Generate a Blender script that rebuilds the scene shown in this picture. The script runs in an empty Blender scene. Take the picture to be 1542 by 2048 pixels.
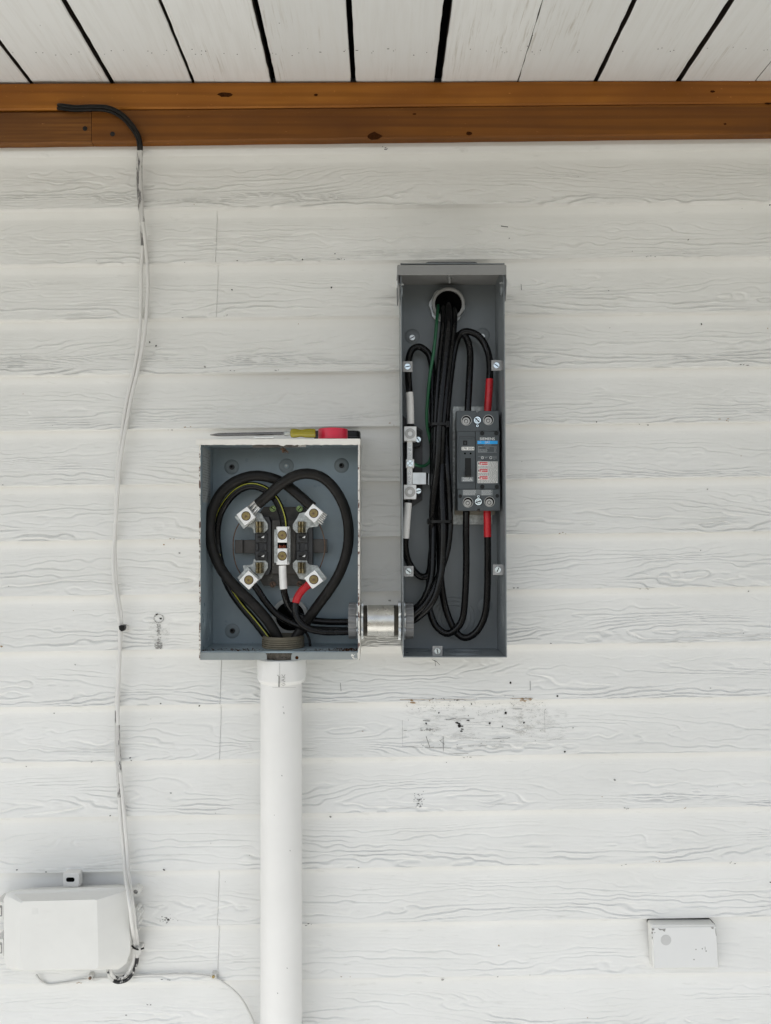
import bpy, math, random
import numpy as np
from mathutils import Vector, Matrix
R = math.radians
rnd = random.Random(7)
sc = bpy.context.scene
COL = sc.collection

# ------------------------------------------------------------------ camera, world, sun, exposure
D = 1.54            # camera to wall, metres (1 photo pixel = 1 mm at the wall)
VX, VY = 757.0, 1070.0
CZ = 1.50
cam_d = bpy.data.cameras.new('camera'); cam = bpy.data.objects.new('camera', cam_d); COL.objects.link(cam)
cam.location = (0, -D, CZ); cam.rotation_euler = (R(90), 0, 0)
cam_d.sensor_fit = 'HORIZONTAL'; cam_d.sensor_width = 36.0; cam_d.lens = 36.0*D/1.542
cam_d.shift_x = (771-VX)/1542.0; cam_d.shift_y = (VY-1024)/1542.0
cam_d.clip_start = 0.02; cam_d.clip_end = 600
sc.camera = cam

SUN_EL, SUN_AZ = 50.0, 62.0          # azimuth: degrees to the left of straight out from the wall
world = bpy.data.worlds.new('World'); sc.world = world; world.use_nodes = True
wn = world.node_tree.nodes; wl = world.node_tree.links; wn.clear()
sky = wn.new('ShaderNodeTexSky'); sky.sky_type = 'NISHITA'; sky.sun_disc = False
sky.sun_elevation = R(SUN_EL); sky.sun_rotation = R(180+SUN_AZ)
hs = wn.new('ShaderNodeHueSaturation'); hs.inputs['Saturation'].default_value = 0.42
bg = wn.new('ShaderNodeBackground'); bg.inputs['Strength'].default_value = 0.08
wo = wn.new('ShaderNodeOutputWorld')
wl.new(sky.outputs[0], hs.inputs['Color']); wl.new(hs.outputs[0], bg.inputs[0]); wl.new(bg.outputs[0], wo.inputs[0])
sd = bpy.data.lights.new('sun', 'SUN'); sd.energy = 4.6; sd.angle = R(0.5); sd.color = (1.0, 0.975, 0.935)
sun = bpy.data.objects.new('sun', sd); COL.objects.link(sun)
dirv = Vector((math.sin(R(SUN_AZ))*math.cos(R(SUN_EL)), math.cos(R(SUN_AZ))*math.cos(R(SUN_EL)), -math.sin(R(SUN_EL))))
sun.rotation_euler = dirv.to_track_quat('-Z', 'Y').to_euler()
sc.view_settings.view_transform = 'Standard'; sc.view_settings.look = 'None'
sc.view_settings.gamma = 1.0; sc.view_settings.exposure = 1.28
ROOF_OUT = 1.3

# ------------------------------------------------------------------ helpers
def W(px, py, d=0.0):
    k = (D-d)/D
    return Vector(((px-VX)*0.001*k, -d, CZ+(VY-py)*0.001*k))
def zoomer(ox, oy, s): return lambda x, y: (ox+x/s, oy+y/s)
Z1 = zoomer(380, 840, 4.097); Z2 = zoomer(780, 510, 6.168); Z3 = zoomer(780, 800, 6.168)
Z4 = zoomer(680, 1060, 4.406); Z5 = zoomer(440, 980, 6.425); Z7 = zoomer(0, 1700, 2.8556)
ZN = zoomer(600, 1180, 6.425); ZCV = zoomer(1260, 1820, 7.009); Z8 = zoomer(780, 1180, 6.168)

def catmull(pts, n=10):
    P = [Vector(p) for p in pts]
    P = [P[0]*2-P[1]] + P + [P[-1]*2-P[-2]]
    out = []
    for i in range(1, len(P)-2):
        p0, p1, p2, p3 = P[i-1], P[i], P[i+1], P[i+2]
        for j in range(n):
            t = j/n
            out.append(0.5*((2*p1)+(p2-p0)*t+(2*p0-5*p1+4*p2-p3)*t*t+(3*p1-p0-3*p2+p3)*t**3))
    out.append(P[-2].copy())
    return out

class MB:
    def __init__(s): s.v = []; s.f = []; s.m = []; s.mi = 0
    def add(s, vs, fs):
        b = len(s.v); s.v += [tuple(v) for v in vs]
        for f in fs: s.f.append([b+i for i in f]); s.m.append(s.mi)
        return s
    def loops(s, rings, closed=True, caps=True):
        n = len(rings[0]); vs = [v for r in rings for v in r]; fs = []
        for i in range(len(rings)-1):
            for j in range(n if closed else n-1):
                a = i*n+j; b = i*n+(j+1) % n
                fs.append([a, b, b+n, a+n])
        if caps:
            fs.append(list(range(n))[::-1]); fs.append([(len(rings)-1)*n+j for j in range(n)])
        return s.add(vs, fs)
    def prism(s, pts, d0, d1):
        fr = [W(x, y, d1) for x, y in pts]
        bk = [Vector((p.x, -d0, p.z)) for p in fr]
        return s.loops([bk, fr])
    def box(s, x0, y0, x1, y1, d0, d1):
        return s.prism([(x0, y1), (x1, y1), (x1, y0), (x0, y0)], d0, d1)
    def rbox(s, x0, y0, x1, y1, d0, d1, r, n=5):
        return s.prism(rrect(x0, y0, x1, y1, r, n), d0, d1)
    def cyl(s, cx, cy, r, d0, d1, n=24, sx=1.0):
        return s.prism([(cx+r*sx*math.cos(2*math.pi*i/n), cy+r*math.sin(2*math.pi*i/n)) for i in range(n)], d0, d1)
    def ring(s, cx, cy, r0, r1, d0, d1, n=36):
        c = W(cx, cy, d1); k = (D-d1)/D*0.001
        prof = [(r0, d0), (r0, d1), (r1, d1), (r1, d0)]
        rings = []
        for i in range(n+1):
            a = 2*math.pi*i/n
            rings.append([Vector((c.x+r*k*math.cos(a), -d, c.z+r*k*math.sin(a))) for r, d in prof])
        return s.loops(rings, caps=False)
    def torus(s, c, ax, Rr, r, n=40, m=8, flat=1.0):
        ax = Vector(ax).normalized(); u = ax.orthogonal().normalized(); w = ax.cross(u); rings = []
        for i in range(n+1):
            a = 2*math.pi*i/n; e = u*math.cos(a)+w*math.sin(a)
            rings.append([Vector(c)+e*(Rr+r*math.cos(2*math.pi*j/m))+ax*(r*flat*math.sin(2*math.pi*j/m)) for j in range(m)])
        return s.loops(rings, caps=False)
    def lathe(s, o, ax, prof, n=32):
        o = Vector(o); ax = Vector(ax).normalized(); u = ax.orthogonal().normalized(); w = ax.cross(u)
        return s.loops([[o+ax*t+(u*math.cos(2*math.pi*j/n)+w*math.sin(2*math.pi*j/n))*r for j in range(n)] for t, r in prof])
    def rod(s, p, q, r, n=12):
        p = Vector(p); q = Vector(q); return s.lathe(p, q-p, [(0, r), ((q-p).length, r)], n)
    def obox(s, c, ux, uz, hx, hz, hy):
        c = Vector(c); ux = Vector(ux); uz = Vector(uz); uy = Vector((0, 1, 0))
        pts = lambda y: [c+ux*a*hx+uz*b*hz+uy*y for a, b in ((-1, -1), (1, -1), (1, 1), (-1, 1))]
        return s.loops([pts(hy), pts(-hy)])
    def tube(s, path, r, n=14, caps=True):
        path = [Vector(p) for p in path]; N = len(path)
        rr = r if isinstance(r, (list, tuple)) else [r]*N
        t0 = (path[1]-path[0]).normalized(); u = t0.orthogonal().normalized(); rings = []
        for i in range(N):
            t = (path[min(i+1, N-1)]-path[max(i-1, 0)]).normalized()
            u = (u-t*u.dot(t)).normalized(); w = t.cross(u)
            rings.append([path[i]+(u*math.cos(2*math.pi*j/n)+w*math.sin(2*math.pi*j/n))*rr[i] for j in range(n)])
        return s.loops(rings, caps=caps)

def rrect(x0, y0, x1, y1, r, n=5):
    out = []
    for cx, cy, a0 in ((x1-r, y1-r, 0), (x0+r, y1-r, 90), (x0+r, y0+r, 180), (x1-r, y0+r, 270)):
        for i in range(n+1):
            a = R(a0+90*i/n); out.append((cx+r*math.cos(a), cy+r*math.sin(a)))
    return out

def world_loc(o):
    v = Vector((0, 0, 0))
    while o: v += o.location; o = o.parent
    return v
def obj(name, mb, mats, parent=None, loc=None, smooth=35, bevel=0.0):
    off = world_loc(parent) if parent else (Vector(loc) if loc is not None else Vector((0, 0, 0)))
    me = bpy.data.meshes.new(name)
    me.from_pydata([(x-off.x, y-off.y, z-off.z) for x, y, z in mb.v], [], mb.f)
    if not isinstance(mats, (list, tuple)): mats = [mats]
    for m in mats: me.materials.append(m)
    me.polygons.foreach_set('material_index', mb.m)
    me.update()
    import bmesh
    bm = bmesh.new(); bm.from_mesh(me); bmesh.ops.recalc_face_normals(bm, faces=bm.faces); bm.to_mesh(me); bm.free()
    if smooth:
        me.polygons.foreach_set('use_smooth', [True]*len(me.polygons)); me.set_sharp_from_angle(angle=R(smooth))
    o = bpy.data.objects.new(name, me); COL.objects.link(o)
    if parent: o.parent = parent
    else: o.location = off
    if bevel:
        b = o.modifiers.new('bevel', 'BEVEL'); b.width = bevel; b.segments = 2; b.limit_method = 'ANGLE'; b.angle_limit = R(40)
        b.harden_normals = False
    return o
def tag(o, label, cat, group=None, kind=None):
    o['label'] = label; o['category'] = cat
    if group: o['group'] = group
    if kind: o['kind'] = kind
    return o
def thing(name, label, cat, loc, group=None):
    o = bpy.data.objects.new(name, None); COL.objects.link(o); o.empty_display_size = 0.02
    o.location = loc
    return tag(o, label, cat, group)
def text(name, s, cx, cy, h, d, mat, parent, rot=0, wscale=1.0, bold=0.0, depth=0.0002):
    """lettering as a thin mesh, h = cap height in photo pixels, centred on (cx, cy)"""
    cu = bpy.data.curves.new('lettering', 'FONT'); cu.body = s; cu.align_x = 'CENTER'; cu.align_y = 'CENTER'
    cu.size = 1.0; cu.resolution_u = 3; cu.offset = bold
    to = bpy.data.objects.new('lettering_source', cu); COL.objects.link(to)
    dg = bpy.context.evaluated_depsgraph_get(); dg.update()
    me = bpy.data.meshes.new_from_object(to.evaluated_get(dg)); bpy.data.objects.remove(to); bpy.data.curves.remove(cu)
    k = 0.001*(D-d)/D*h/0.69
    c = W(cx, cy, d)-world_loc(parent)
    ca, sa = math.cos(rot), math.sin(rot)
    for v in me.vertices:
        x = v.co.x*wscale*k; z = v.co.y*k
        v.co = (c.x+x*ca-z*sa, c.y-depth, c.z+x*sa+z*ca)
    me.name = name; me.materials.clear(); me.materials.append(mat)
    o = bpy.data.objects.new(name, me); COL.objects.link(o); o.parent = parent
    return o

# ------------------------------------------------------------------ materials
def nodes(name):
    m = bpy.data.materials.new(name); m.use_nodes = True
    nt = m.node_tree; return m, nt, nt.nodes['Principled BSDF']
def noise(nt, vec, scale, detail=4, rough=0.6, dist=0.0):
    n = nt.nodes.new('ShaderNodeTexNoise'); n.inputs['Scale'].default_value = scale
    n.inputs['Detail'].default_value = detail; n.inputs['Roughness'].default_value = rough; n.inputs['Distortion'].default_value = dist
    nt.links.new(vec, n.inputs['Vector']); return n.outputs['Fac']
def ramp(nt, fac, p0, p1, c0=(0, 0, 0), c1=(1, 1, 1)):
    r = nt.nodes.new('ShaderNodeValToRGB'); e = r.color_ramp.elements
    e[0].position = p0; e[1].position = p1; e[0].color = (*c0, 1); e[1].color = (*c1, 1)
    nt.links.new(fac, r.inputs[0]); return r.outputs[0]
def mixc(nt, fac, a, b):
    m = nt.nodes.new('ShaderNodeMix'); m.data_type = 'RGBA'
    for sck, val in ((m.inputs[0], fac), (m.inputs[6], a), (m.inputs[7], b)):
        if isinstance(val, tuple): sck.default_value = (*val, 1)
        elif isinstance(val, (int, float)): sck.default_value = val
        else: nt.links.new(val, sck)
    return m.outputs[2]
def coords(nt, scale=(1, 1, 1), rot=(0, 0, 0)):
    t = nt.nodes.new('ShaderNodeTexCoord'); mp = nt.nodes.new('ShaderNodeMapping')
    mp.inputs['Scale'].default_value = scale; mp.inputs['Rotation'].default_value = rot
    nt.links.new(t.outputs['Object'], mp.inputs['Vector']); return mp.outputs['Vector']
def M(name, col, rough=0.5, metal=0.0, var=0.12, scale=25, stretch=(1, 1, 1), bump=0.0, bscale=300, spots=(), rvar=0.15, spec=None):
    """spots: list of (colour, threshold, noise scale)"""
    m, nt, p = nodes(name); v = coords(nt, stretch)
    a = tuple(max(0, c*(1-var)) for c in col); b = tuple(min(1, c*(1+var)) for c in col)
    f = noise(nt, v, scale)
    c = mixc(nt, ramp(nt, f, 0.3, 0.7), a, b)
    for sc_, th, ss in spots:
        c = mixc(nt, ramp(nt, noise(nt, v, ss, 6, 0.7), th, th+0.04), c, sc_)
    nt.links.new(c, p.inputs['Base Color'])
    p.inputs['Metallic'].default_value = metal
    rr = nt.nodes.new('ShaderNodeMapRange'); rr.inputs[3].default_value = max(0.03, rough-rvar); rr.inputs[4].default_value = min(1, rough+rvar)
    nt.links.new(noise(nt, v, scale*3), rr.inputs[0]); nt.links.new(rr.outputs[0], p.inputs['Roughness'])
    if spec is not None: p.inputs['Specular IOR Level'].default_value = spec
    if bump:
        bn = nt.nodes.new('ShaderNodeBump'); bn.inputs['Strength'].default_value = bump; bn.inputs['Distance'].default_value = 0.001
        nt.links.new(noise(nt, v, bscale, 3), bn.inputs['Height']); nt.links.new(bn.outputs[0], p.inputs['Normal'])
    return m
def wood(name, col, dark, fine=1.0, knots=()):
    m, nt, p = nodes(name); v = coords(nt, (1.0, 22, 22))
    n1 = noise(nt, v, 2.2*fine, 6, 0.6, 0.6)
    wv = nt.nodes.new('ShaderNodeTexWave'); wv.wave_type = 'BANDS'; wv.bands_direction = 'Z'
    wv.inputs['Scale'].default_value = 1.3*fine; wv.inputs['Distortion'].default_value = 7; wv.inputs['Detail'].default_value = 3
    nt.links.new(coords(nt, (0.5, 6, 14)), wv.inputs['Vector'])
    c = mixc(nt, ramp(nt, n1, 0.3, 0.75), col, dark)
    c2 = mixc(nt, ramp(nt, wv.outputs['Fac'], 0.55, 0.95), c, tuple(x*0.72 for x in dark))
    c = mixc(nt, 0.45, c, c2)
    c = mixc(nt, ramp(nt, noise(nt, coords(nt, (1, 1, 2)), 3.0, 3), 0.45, 0.75), c, tuple(x*0.8 for x in dark))
    c = mixc(nt, ramp(nt, noise(nt, coords(nt, (4, 30, 30)), 30, 2), 0.74, 0.76), c, tuple(min(1, x*2.2+0.05) for x in col))
    nt.links.new(c, p.inputs['Base Color']); p.inputs['Roughness'].default_value = 0.55
    p.inputs['Specular IOR Level'].default_value = 0.3
    bn = nt.nodes.new('ShaderNodeBump'); bn.inputs['Strength'].default_value = 0.25; bn.inputs['Distance'].default_value = 0.001
    nt.links.new(n1, bn.inputs['Height']); nt.links.new(bn.outputs[0], p.inputs['Normal'])
    return m
def siding_mat():
    m, nt, p = nodes('white_siding_paint'); v = coords(nt)
    c = mixc(nt, ramp(nt, noise(nt, coords(nt, (1, 1, 2.5)), 3.5, 5), 0.3, 0.7), (0.765, 0.76, 0.73), (0.83, 0.825, 0.80))
    c = mixc(nt, ramp(nt, noise(nt, coords(nt, (1, 1, 6)), 14, 6, 0.7), 0.60, 0.78), c, (0.66, 0.655, 0.62))
    c = mixc(nt, ramp(nt, noise(nt, v, 90, 3, 0.6), 0.80, 0.82), c, (0.40, 0.39, 0.37))
    at = nt.nodes.new('ShaderNodeAttribute'); at.attribute_name = 'furrow_tone'
    c = mixc(nt, at.outputs['Fac'], c, (0.50, 0.49, 0.46))
    nt.links.new(c, p.inputs['Base Color']); p.inputs['Roughness'].default_value = 0.55; p.inputs['Specular IOR Level'].default_value = 0.3
    bn = nt.nodes.new('ShaderNodeBump'); bn.inputs['Strength'].default_value = 0.25; bn.inputs['Distance'].default_value = 0.0006
    nt.links.new(noise(nt, coords(nt, (1, 1, 2)), 260, 3), bn.inputs['Height']); nt.links.new(bn.outputs[0], p.inputs['Normal'])
    return m
def plank_mat():
    m, nt, p = nodes('white_painted_plank'); v = coords(nt, (22, 1.4, 22))
    oi = nt.nodes.new('ShaderNodeNewGeometry')
    base = mixc(nt, oi.outputs['Random Per Island'], (0.76, 0.77, 0.765), (0.83, 0.84, 0.835))
    st = noise(nt, v, 5, 6, 0.65)
    area = ramp(nt, noise(nt, coords(nt, (5, 1.2, 5)), 1.6, 3), 0.53, 0.66)
    line = ramp(nt, noise(nt, coords(nt, (60, 2.5, 60)), 4, 5, 0.7, 0.3), 0.54, 0.66)
    mul = nt.nodes.new('ShaderNodeMath'); mul.operation = 'MULTIPLY'; nt.links.new(area, mul.inputs[0]); nt.links.new(line, mul.inputs[1])
    c = mixc(nt, ramp(nt, st, 0.45, 0.9), base, (0.72, 0.72, 0.70))
    c = mixc(nt, mul.outputs[0], c, (0.55, 0.53, 0.48))
    c = mixc(nt, ramp(nt, noise(nt, coords(nt, (1, 1, 1)), 9, 3), 0.72, 0.8), c, (0.68, 0.66, 0.56))
    nt.links.new(c, p.inputs['Base Color']); p.inputs['Roughness'].default_value = 0.6; p.inputs['Specular IOR Level'].default_value = 0.25
    bn = nt.nodes.new('ShaderNodeBump'); bn.inputs['Strength'].default_value = 0.35; bn.inputs['Distance'].default_value = 0.001
    nt.links.new(st, bn.inputs['Height']); nt.links.new(bn.outputs[0], p.inputs['Normal'])
    return m
def smear_mat(name, col, lo, hi, scale, stretch=(1, 1, 1)):
    m, nt, p = nodes(name)
    tr = nt.nodes.new('ShaderNodeBsdfTransparent'); mx = nt.nodes.new('ShaderNodeMixShader')
    f = ramp(nt, noise(nt, coords(nt, stretch), scale, 8, 0.75), lo, hi)
    tc = nt.nodes.new('ShaderNodeTexCoord'); sp = nt.nodes.new('ShaderNodeSeparateXYZ'); nt.links.new(tc.outputs['Generated'], sp.inputs[0])
    def mth(op, a, b, clamp=False):
        q = nt.nodes.new('ShaderNodeMath'); q.operation = op; q.use_clamp = clamp
        for i, v in enumerate((a, b)):
            if isinstance(v, (int, float)): q.inputs[i].default_value = v
            else: nt.links.new(v, q.inputs[i])
        return q.outputs[0]
    ex = mth('MULTIPLY', mth('MULTIPLY', sp.outputs[0], mth('SUBTRACT', 1.0, sp.outputs[0])), 7.0, True)
    ez = mth('MULTIPLY', mth('MULTIPLY', sp.outputs[2], mth('SUBTRACT', 1.0, sp.outputs[2])), 6.0, True)
    f = mth('MULTIPLY', mth('MULTIPLY', f, ex), mth('MULTIPLY', ez, 0.75))
    p.inputs['Base Color'].default_value = (*col, 1); p.inputs['Roughness'].default_value = 0.8
    nt.links.new(f, mx.inputs[0]); nt.links.new(tr.outputs[0], mx.inputs[1]); nt.links.new(p.outputs[0], mx.inputs[2])
    nt.links.new(mx.outputs[0], nt.nodes['Material Output'].inputs['Surface'])
    return m

SIDING = siding_mat(); PLANK = plank_mat()
WOOD_UP = wood('stained_pine', (0.40, 0.150, 0.016), (0.27, 0.088, 0.008))
WOOD_LOW = wood('dark_stained_pine', (0.235, 0.082, 0.006), (0.145, 0.047, 0.004))
WOOD_LEFT = wood('coarse_stained_pine', (0.29, 0.115, 0.018), (0.14, 0.050, 0.008), 2.2)
KNOT = M('knot_dark', (0.045, 0.015, 0.004), 0.9, var=0.5, scale=300, spec=0.05)
BLACKISH = M('dark_void', (0.004, 0.004, 0.004), 0.9, var=0.0, spec=0.0)
DARKMARK = M('dark_mark', (0.030, 0.028, 0.026), 0.9, var=0.4, scale=200, spec=0.1)
GREYMARK = M('grey_mark', (0.30, 0.295, 0.28), 0.9, var=0.4, scale=200)
BROWNMARK = M('brown_mark', (0.33, 0.22, 0.12), 0.9, var=0.4, scale=200)
METER_IN = M('bluegrey_enamel', (0.25, 0.31, 0.345), 0.32, var=0.16, scale=7, bump=0.2, bscale=500, spots=[((0.09, 0.09, 0.085), 0.71, 120), ((0.3, 0.32, 0.32), 0.76, 160)])
METER_OUT = M('chalky_white_paint', (0.80, 0.78, 0.73), 0.6, var=0.06, scale=15, bump=0.2, spots=[((0.11, 0.085, 0.07), 0.73, 70)])
CHIPPED = M('chipped_white_edge', (0.72, 0.70, 0.65), 0.6, var=0.08, scale=30, spots=[((0.12, 0.06, 0.045), 0.53, 55), ((0.30, 0.30, 0.29), 0.63, 80)])
LIPGREY = M('lip_grey', (0.26, 0.285, 0.285), 0.5, var=0.12, scale=20, spots=[((0.55, 0.55, 0.52), 0.74, 110)])
DISC = M('grey_powdercoat', (0.195, 0.216, 0.228), 0.34, var=0.07, scale=10, bump=0.15, bscale=700)
DISC_EDGE = M('grey_powdercoat_hood', (0.235, 0.235, 0.23), 0.45, var=0.05, scale=10, bump=0.15, bscale=700)
DISC_DK = M('dark_grey_plate', (0.10, 0.105, 0.11), 0.5, var=0.08, scale=20)
CLIPM = M('clip_grey', (0.30, 0.30, 0.30), 0.45, var=0.05, scale=30)
RUBBER = M('black_insulation', (0.006, 0.006, 0.0065), 0.15, var=0.3, scale=60, bump=0.08, bscale=250, rvar=0.05, spec=0.24, spots=[((0.06, 0.06, 0.06), 0.77, 140)])
RUBBER_OLD = M('weathered_black_insulation', (0.013, 0.012, 0.011), 0.42, var=0.35, scale=50, bump=0.3, bscale=250, rvar=0.08, spec=0.2, spots=[((0.10, 0.095, 0.085), 0.755, 90)])
YSTRIPE = M('yellow_stripe', (0.42, 0.42, 0.06), 0.5)
REDTAPE = M('red_vinyl_tape', (0.50, 0.010, 0.018), 0.32, var=0.15, scale=60, bump=0.2, bscale=120)
WHITETAPE = M('white_vinyl_tape', (0.84, 0.83, 0.81), 0.42, var=0.08, scale=60, bump=0.2, bscale=120, spots=[((0.45, 0.44, 0.43), 0.70, 90)])
GREENW = M('green_insulation', (0.008, 0.085, 0.035), 0.35, var=0.15)
ALU = M('aluminium_lug', (0.86, 0.86, 0.85), 0.45, 0.25, var=0.06, scale=60, bump=0.2, bscale=500)
STRAND = M('aluminium_strand', (0.70, 0.70, 0.69), 0.35, 0.9, var=0.1)
COPPER = M('copper_strand', (0.45, 0.12, 0.06), 0.4, 0.8, var=0.3, scale=200)
GALV = M('galvanised_steel', (0.45, 0.47, 0.46), 0.45, 0.6, var=0.35, scale=160, bump=0.2, bscale=400)
ZINC = M('zinc_plate', (0.70, 0.72, 0.72), 0.38, 0.8, var=0.15, scale=40)
CHROMATE = M('blue_zinc_screw', (0.72, 0.80, 0.84), 0.25, 0.85, var=0.1)
BRASS = M('brass_setscrew', (0.27, 0.21, 0.095), 0.32, 0.8, var=0.25, scale=250)
JAW = M('tinned_brass_jaw', (0.30, 0.25, 0.15), 0.30, 0.85, var=0.5, scale=120)
SETSTEEL = M('steel_setscrew', (0.40, 0.39, 0.37), 0.38, 0.8, var=0.15, scale=100)
STEEL = M('bright_steel', (0.17, 0.17, 0.175), 0.16, 0.95, var=0.08, stretch=(1, 10, 10))
PHENOL = M('brown_phenolic', (0.075, 0.070, 0.062), 0.6, var=0.35, scale=90, spots=[((0.17, 0.155, 0.13), 0.62, 60)])
PHENOL_DK = M('black_phenolic', (0.028, 0.029, 0.031), 0.4, var=0.3, scale=60)
STRAP = M('dull_steel_strap', (0.075, 0.07, 0.065), 0.5, 0.4, var=0.2, scale=40)
GREENSCREW = M('green_screw', (0.30, 0.42, 0.17), 0.35, 0.6, var=0.25, scale=200)
RUSTSCREW = M('rusty_screw', (0.15, 0.095, 0.065), 0.5, 0.4, var=0.4, scale=250)
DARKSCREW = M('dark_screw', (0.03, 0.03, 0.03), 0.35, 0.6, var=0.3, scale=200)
BREAKER = M('breaker_grey', (0.054, 0.064, 0.070), 0.42, var=0.06, scale=20, bump=0.12, bscale=900)
BREAKER_DK = M('breaker_dark', (0.030, 0.033, 0.036), 0.45, var=0.1)
BLACKPL = M('black_plastic', (0.006, 0.006, 0.006), 0.35, var=0.2, spec=0.3)
LABW = M('white_label', (0.74, 0.74, 0.72), 0.5, var=0.04)
LABR = M('red_label', (0.55, 0.02, 0.03), 0.45, var=0.05)
LABB = M('blue_label', (0.015, 0.36, 0.82), 0.45, var=0.05)
LABG = M('grey_label', (0.22, 0.24, 0.25), 0.5, var=0.05)
INKW = M('white_ink', (0.62, 0.63, 0.63), 0.6, var=0.0)
INKG = M('pale_grey_ink', (0.28, 0.30, 0.31), 0.6, var=0.0)
INKK = M('black_ink', (0.03, 0.03, 0.03), 0.7, var=0.0)
BUSH = M('grey_plastic_bushing', (0.20, 0.20, 0.20), 0.42, var=0.06)
NIPPLE = M('galvanised_nipple', (0.60, 0.59, 0.55), 0.30, 0.85, var=0.15, scale=30, bump=0.25, bscale=180, spots=[((0.16, 0.15, 0.13), 0.70, 120)])
THREADM = M('dark_thread', (0.13, 0.12, 0.10), 0.4, 0.7, var=0.3, scale=120)
PVC = M('white_painted_pvc', (0.80, 0.79, 0.765), 0.42, var=0.03, scale=8, bump=0.05, spots=[((0.45, 0.44, 0.42), 0.775, 60)])
OLIVE = M('olive_threaded_plastic', (0.155, 0.135, 0.095), 0.6, var=0.2, scale=60)
GRIMY = M('grimy_thread', (0.11, 0.095, 0.08), 0.8, var=0.5, scale=150, bump=0.5, spots=[((0.33, 0.30, 0.26), 0.6, 120), ((0.015, 0.013, 0.012), 0.6, 170)])
CABLEP = M('white_painted_cable', (0.70, 0.69, 0.665), 0.5, var=0.06, scale=30, stretch=(1, 1, 0.25), spots=[((0.20, 0.195, 0.19), 0.66, 34), ((0.04, 0.04, 0.04), 0.73, 40)])
CABLEP2 = M('thin_painted_cable', (0.66, 0.65, 0.62), 0.5, var=0.08, scale=30)
CABLEK = M('bare_black_cable', (0.008, 0.007, 0.006), 0.4, var=0.3, spec=0.2)
BOXPL = M('offwhite_plastic', (0.74, 0.735, 0.705), 0.45, var=0.03, scale=12, bump=0.06, bscale=300, spots=[((0.30, 0.29, 0.27), 0.79, 60)])
BOXPL2 = M('pale_plastic_panel', (0.72, 0.722, 0.712), 0.45, var=0.02, scale=12)
YELLOWH = M('amber_acetate', (0.36, 0.30, 0.010), 0.22, var=0.08)
YELLOWH.node_tree.nodes['Principled BSDF'].inputs['Transmission Weight'].default_value = 0.25
REDROLL = M('red_tape_roll', (0.62, 0.015, 0.05), 0.34, var=0.06, scale=60, stretch=(1, 1, 12))
LAWNM = M('bare_earth', (0.095, 0.088, 0.072), 0.95, var=0.4, scale=40)
GROUNDM = M('pale_bounce_slab', (0.50, 0.497, 0.48), 0.9, var=0.12, scale=3, bump=0.3, bscale=60)
PAINTGREY = M('grey_shell', (0.40, 0.40, 0.39), 0.6, var=0.1)
GASKET = M('rubber_grommet', (0.42, 0.43, 0.42), 0.5, var=0.1)

# ------------------------------------------------------------------ setting: ground, wall, soffit, boards
g = MB(); g.add([(-150, -250, 0), (150, -250, 0), (150, 60, 0), (-150, 60, 0)], [[0, 1, 2, 3]])
go = obj('ground', g, LAWNM, smooth=0); go['kind'] = 'structure'; go['label'] = 'bare dry earth around the house'
BOUNCE_OUT = 1.8  # unseen pale slab, added and sized to bounce light from below and left
g = MB(); g.add([(-6, -BOUNCE_OUT, 0), (1.5, -BOUNCE_OUT, 0), (1.5, 0.015, 0), (-6, 0.015, 0), (-6, -BOUNCE_OUT, 0.03), (1.5, -BOUNCE_OUT, 0.03), (1.5, 0.015, 0.03), (-6, 0.015, 0.03)], [[4, 5, 6, 7], [0, 1, 5, 4], [1, 2, 6, 5], [3, 0, 4, 7]])
go = obj('bounce_slab', g, GROUNDM, smooth=0); go['kind'] = 'structure'; go['label'] = 'unseen pale slab added to bounce light up the house wall'

def lattice(seed, nx, nz):
    return np.random.RandomState(seed).rand(nz, nx).astype(np.float64)
def vnoise(L, x, z):
    nz, nx = L.shape
    xi = np.floor(x).astype(int); zi = np.floor(z).astype(int); fx = x-xi; fz = z-zi
    fx = fx*fx*fx*(fx*(fx*6-15)+10); fz = fz*fz*fz*(fz*(fz*6-15)+10)
    a = L[zi % nz, xi % nx]; b = L[zi % nz, (xi+1) % nx]; c = L[(zi+1) % nz, xi % nx]; e = L[(zi+1) % nz, (xi+1) % nx]
    return (a*(1-fx)+b*fx)*(1-fz)+(c*(1-fx)+e*fx)*fz
LAT = [lattice(11+i, 257, 263) for i in range(6)]
def lap_y(n, px): return (418+110.75*n) + ((402.3+110.17*n)-(418+110.75*n))*(px-60)/1422.0
DB, DT = -0.0035, 0.0145
def prof(t):
    """depth of one board from under the lap above (t=0) to its own bottom edge (t=1)"""
    cove = DB + 0.0038*np.clip(1-t/0.20, 0, 1)**1.6
    s = np.clip((t-0.14)/0.86, 0, 1)
    return cove + (DT-DB)*(s**1.12)
SEAMS = {0: 434, 1: 436, 8: 443, 9: 442, 12: 438, 13: 438}      # course n (below lap n) -> px of a panel joint
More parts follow.
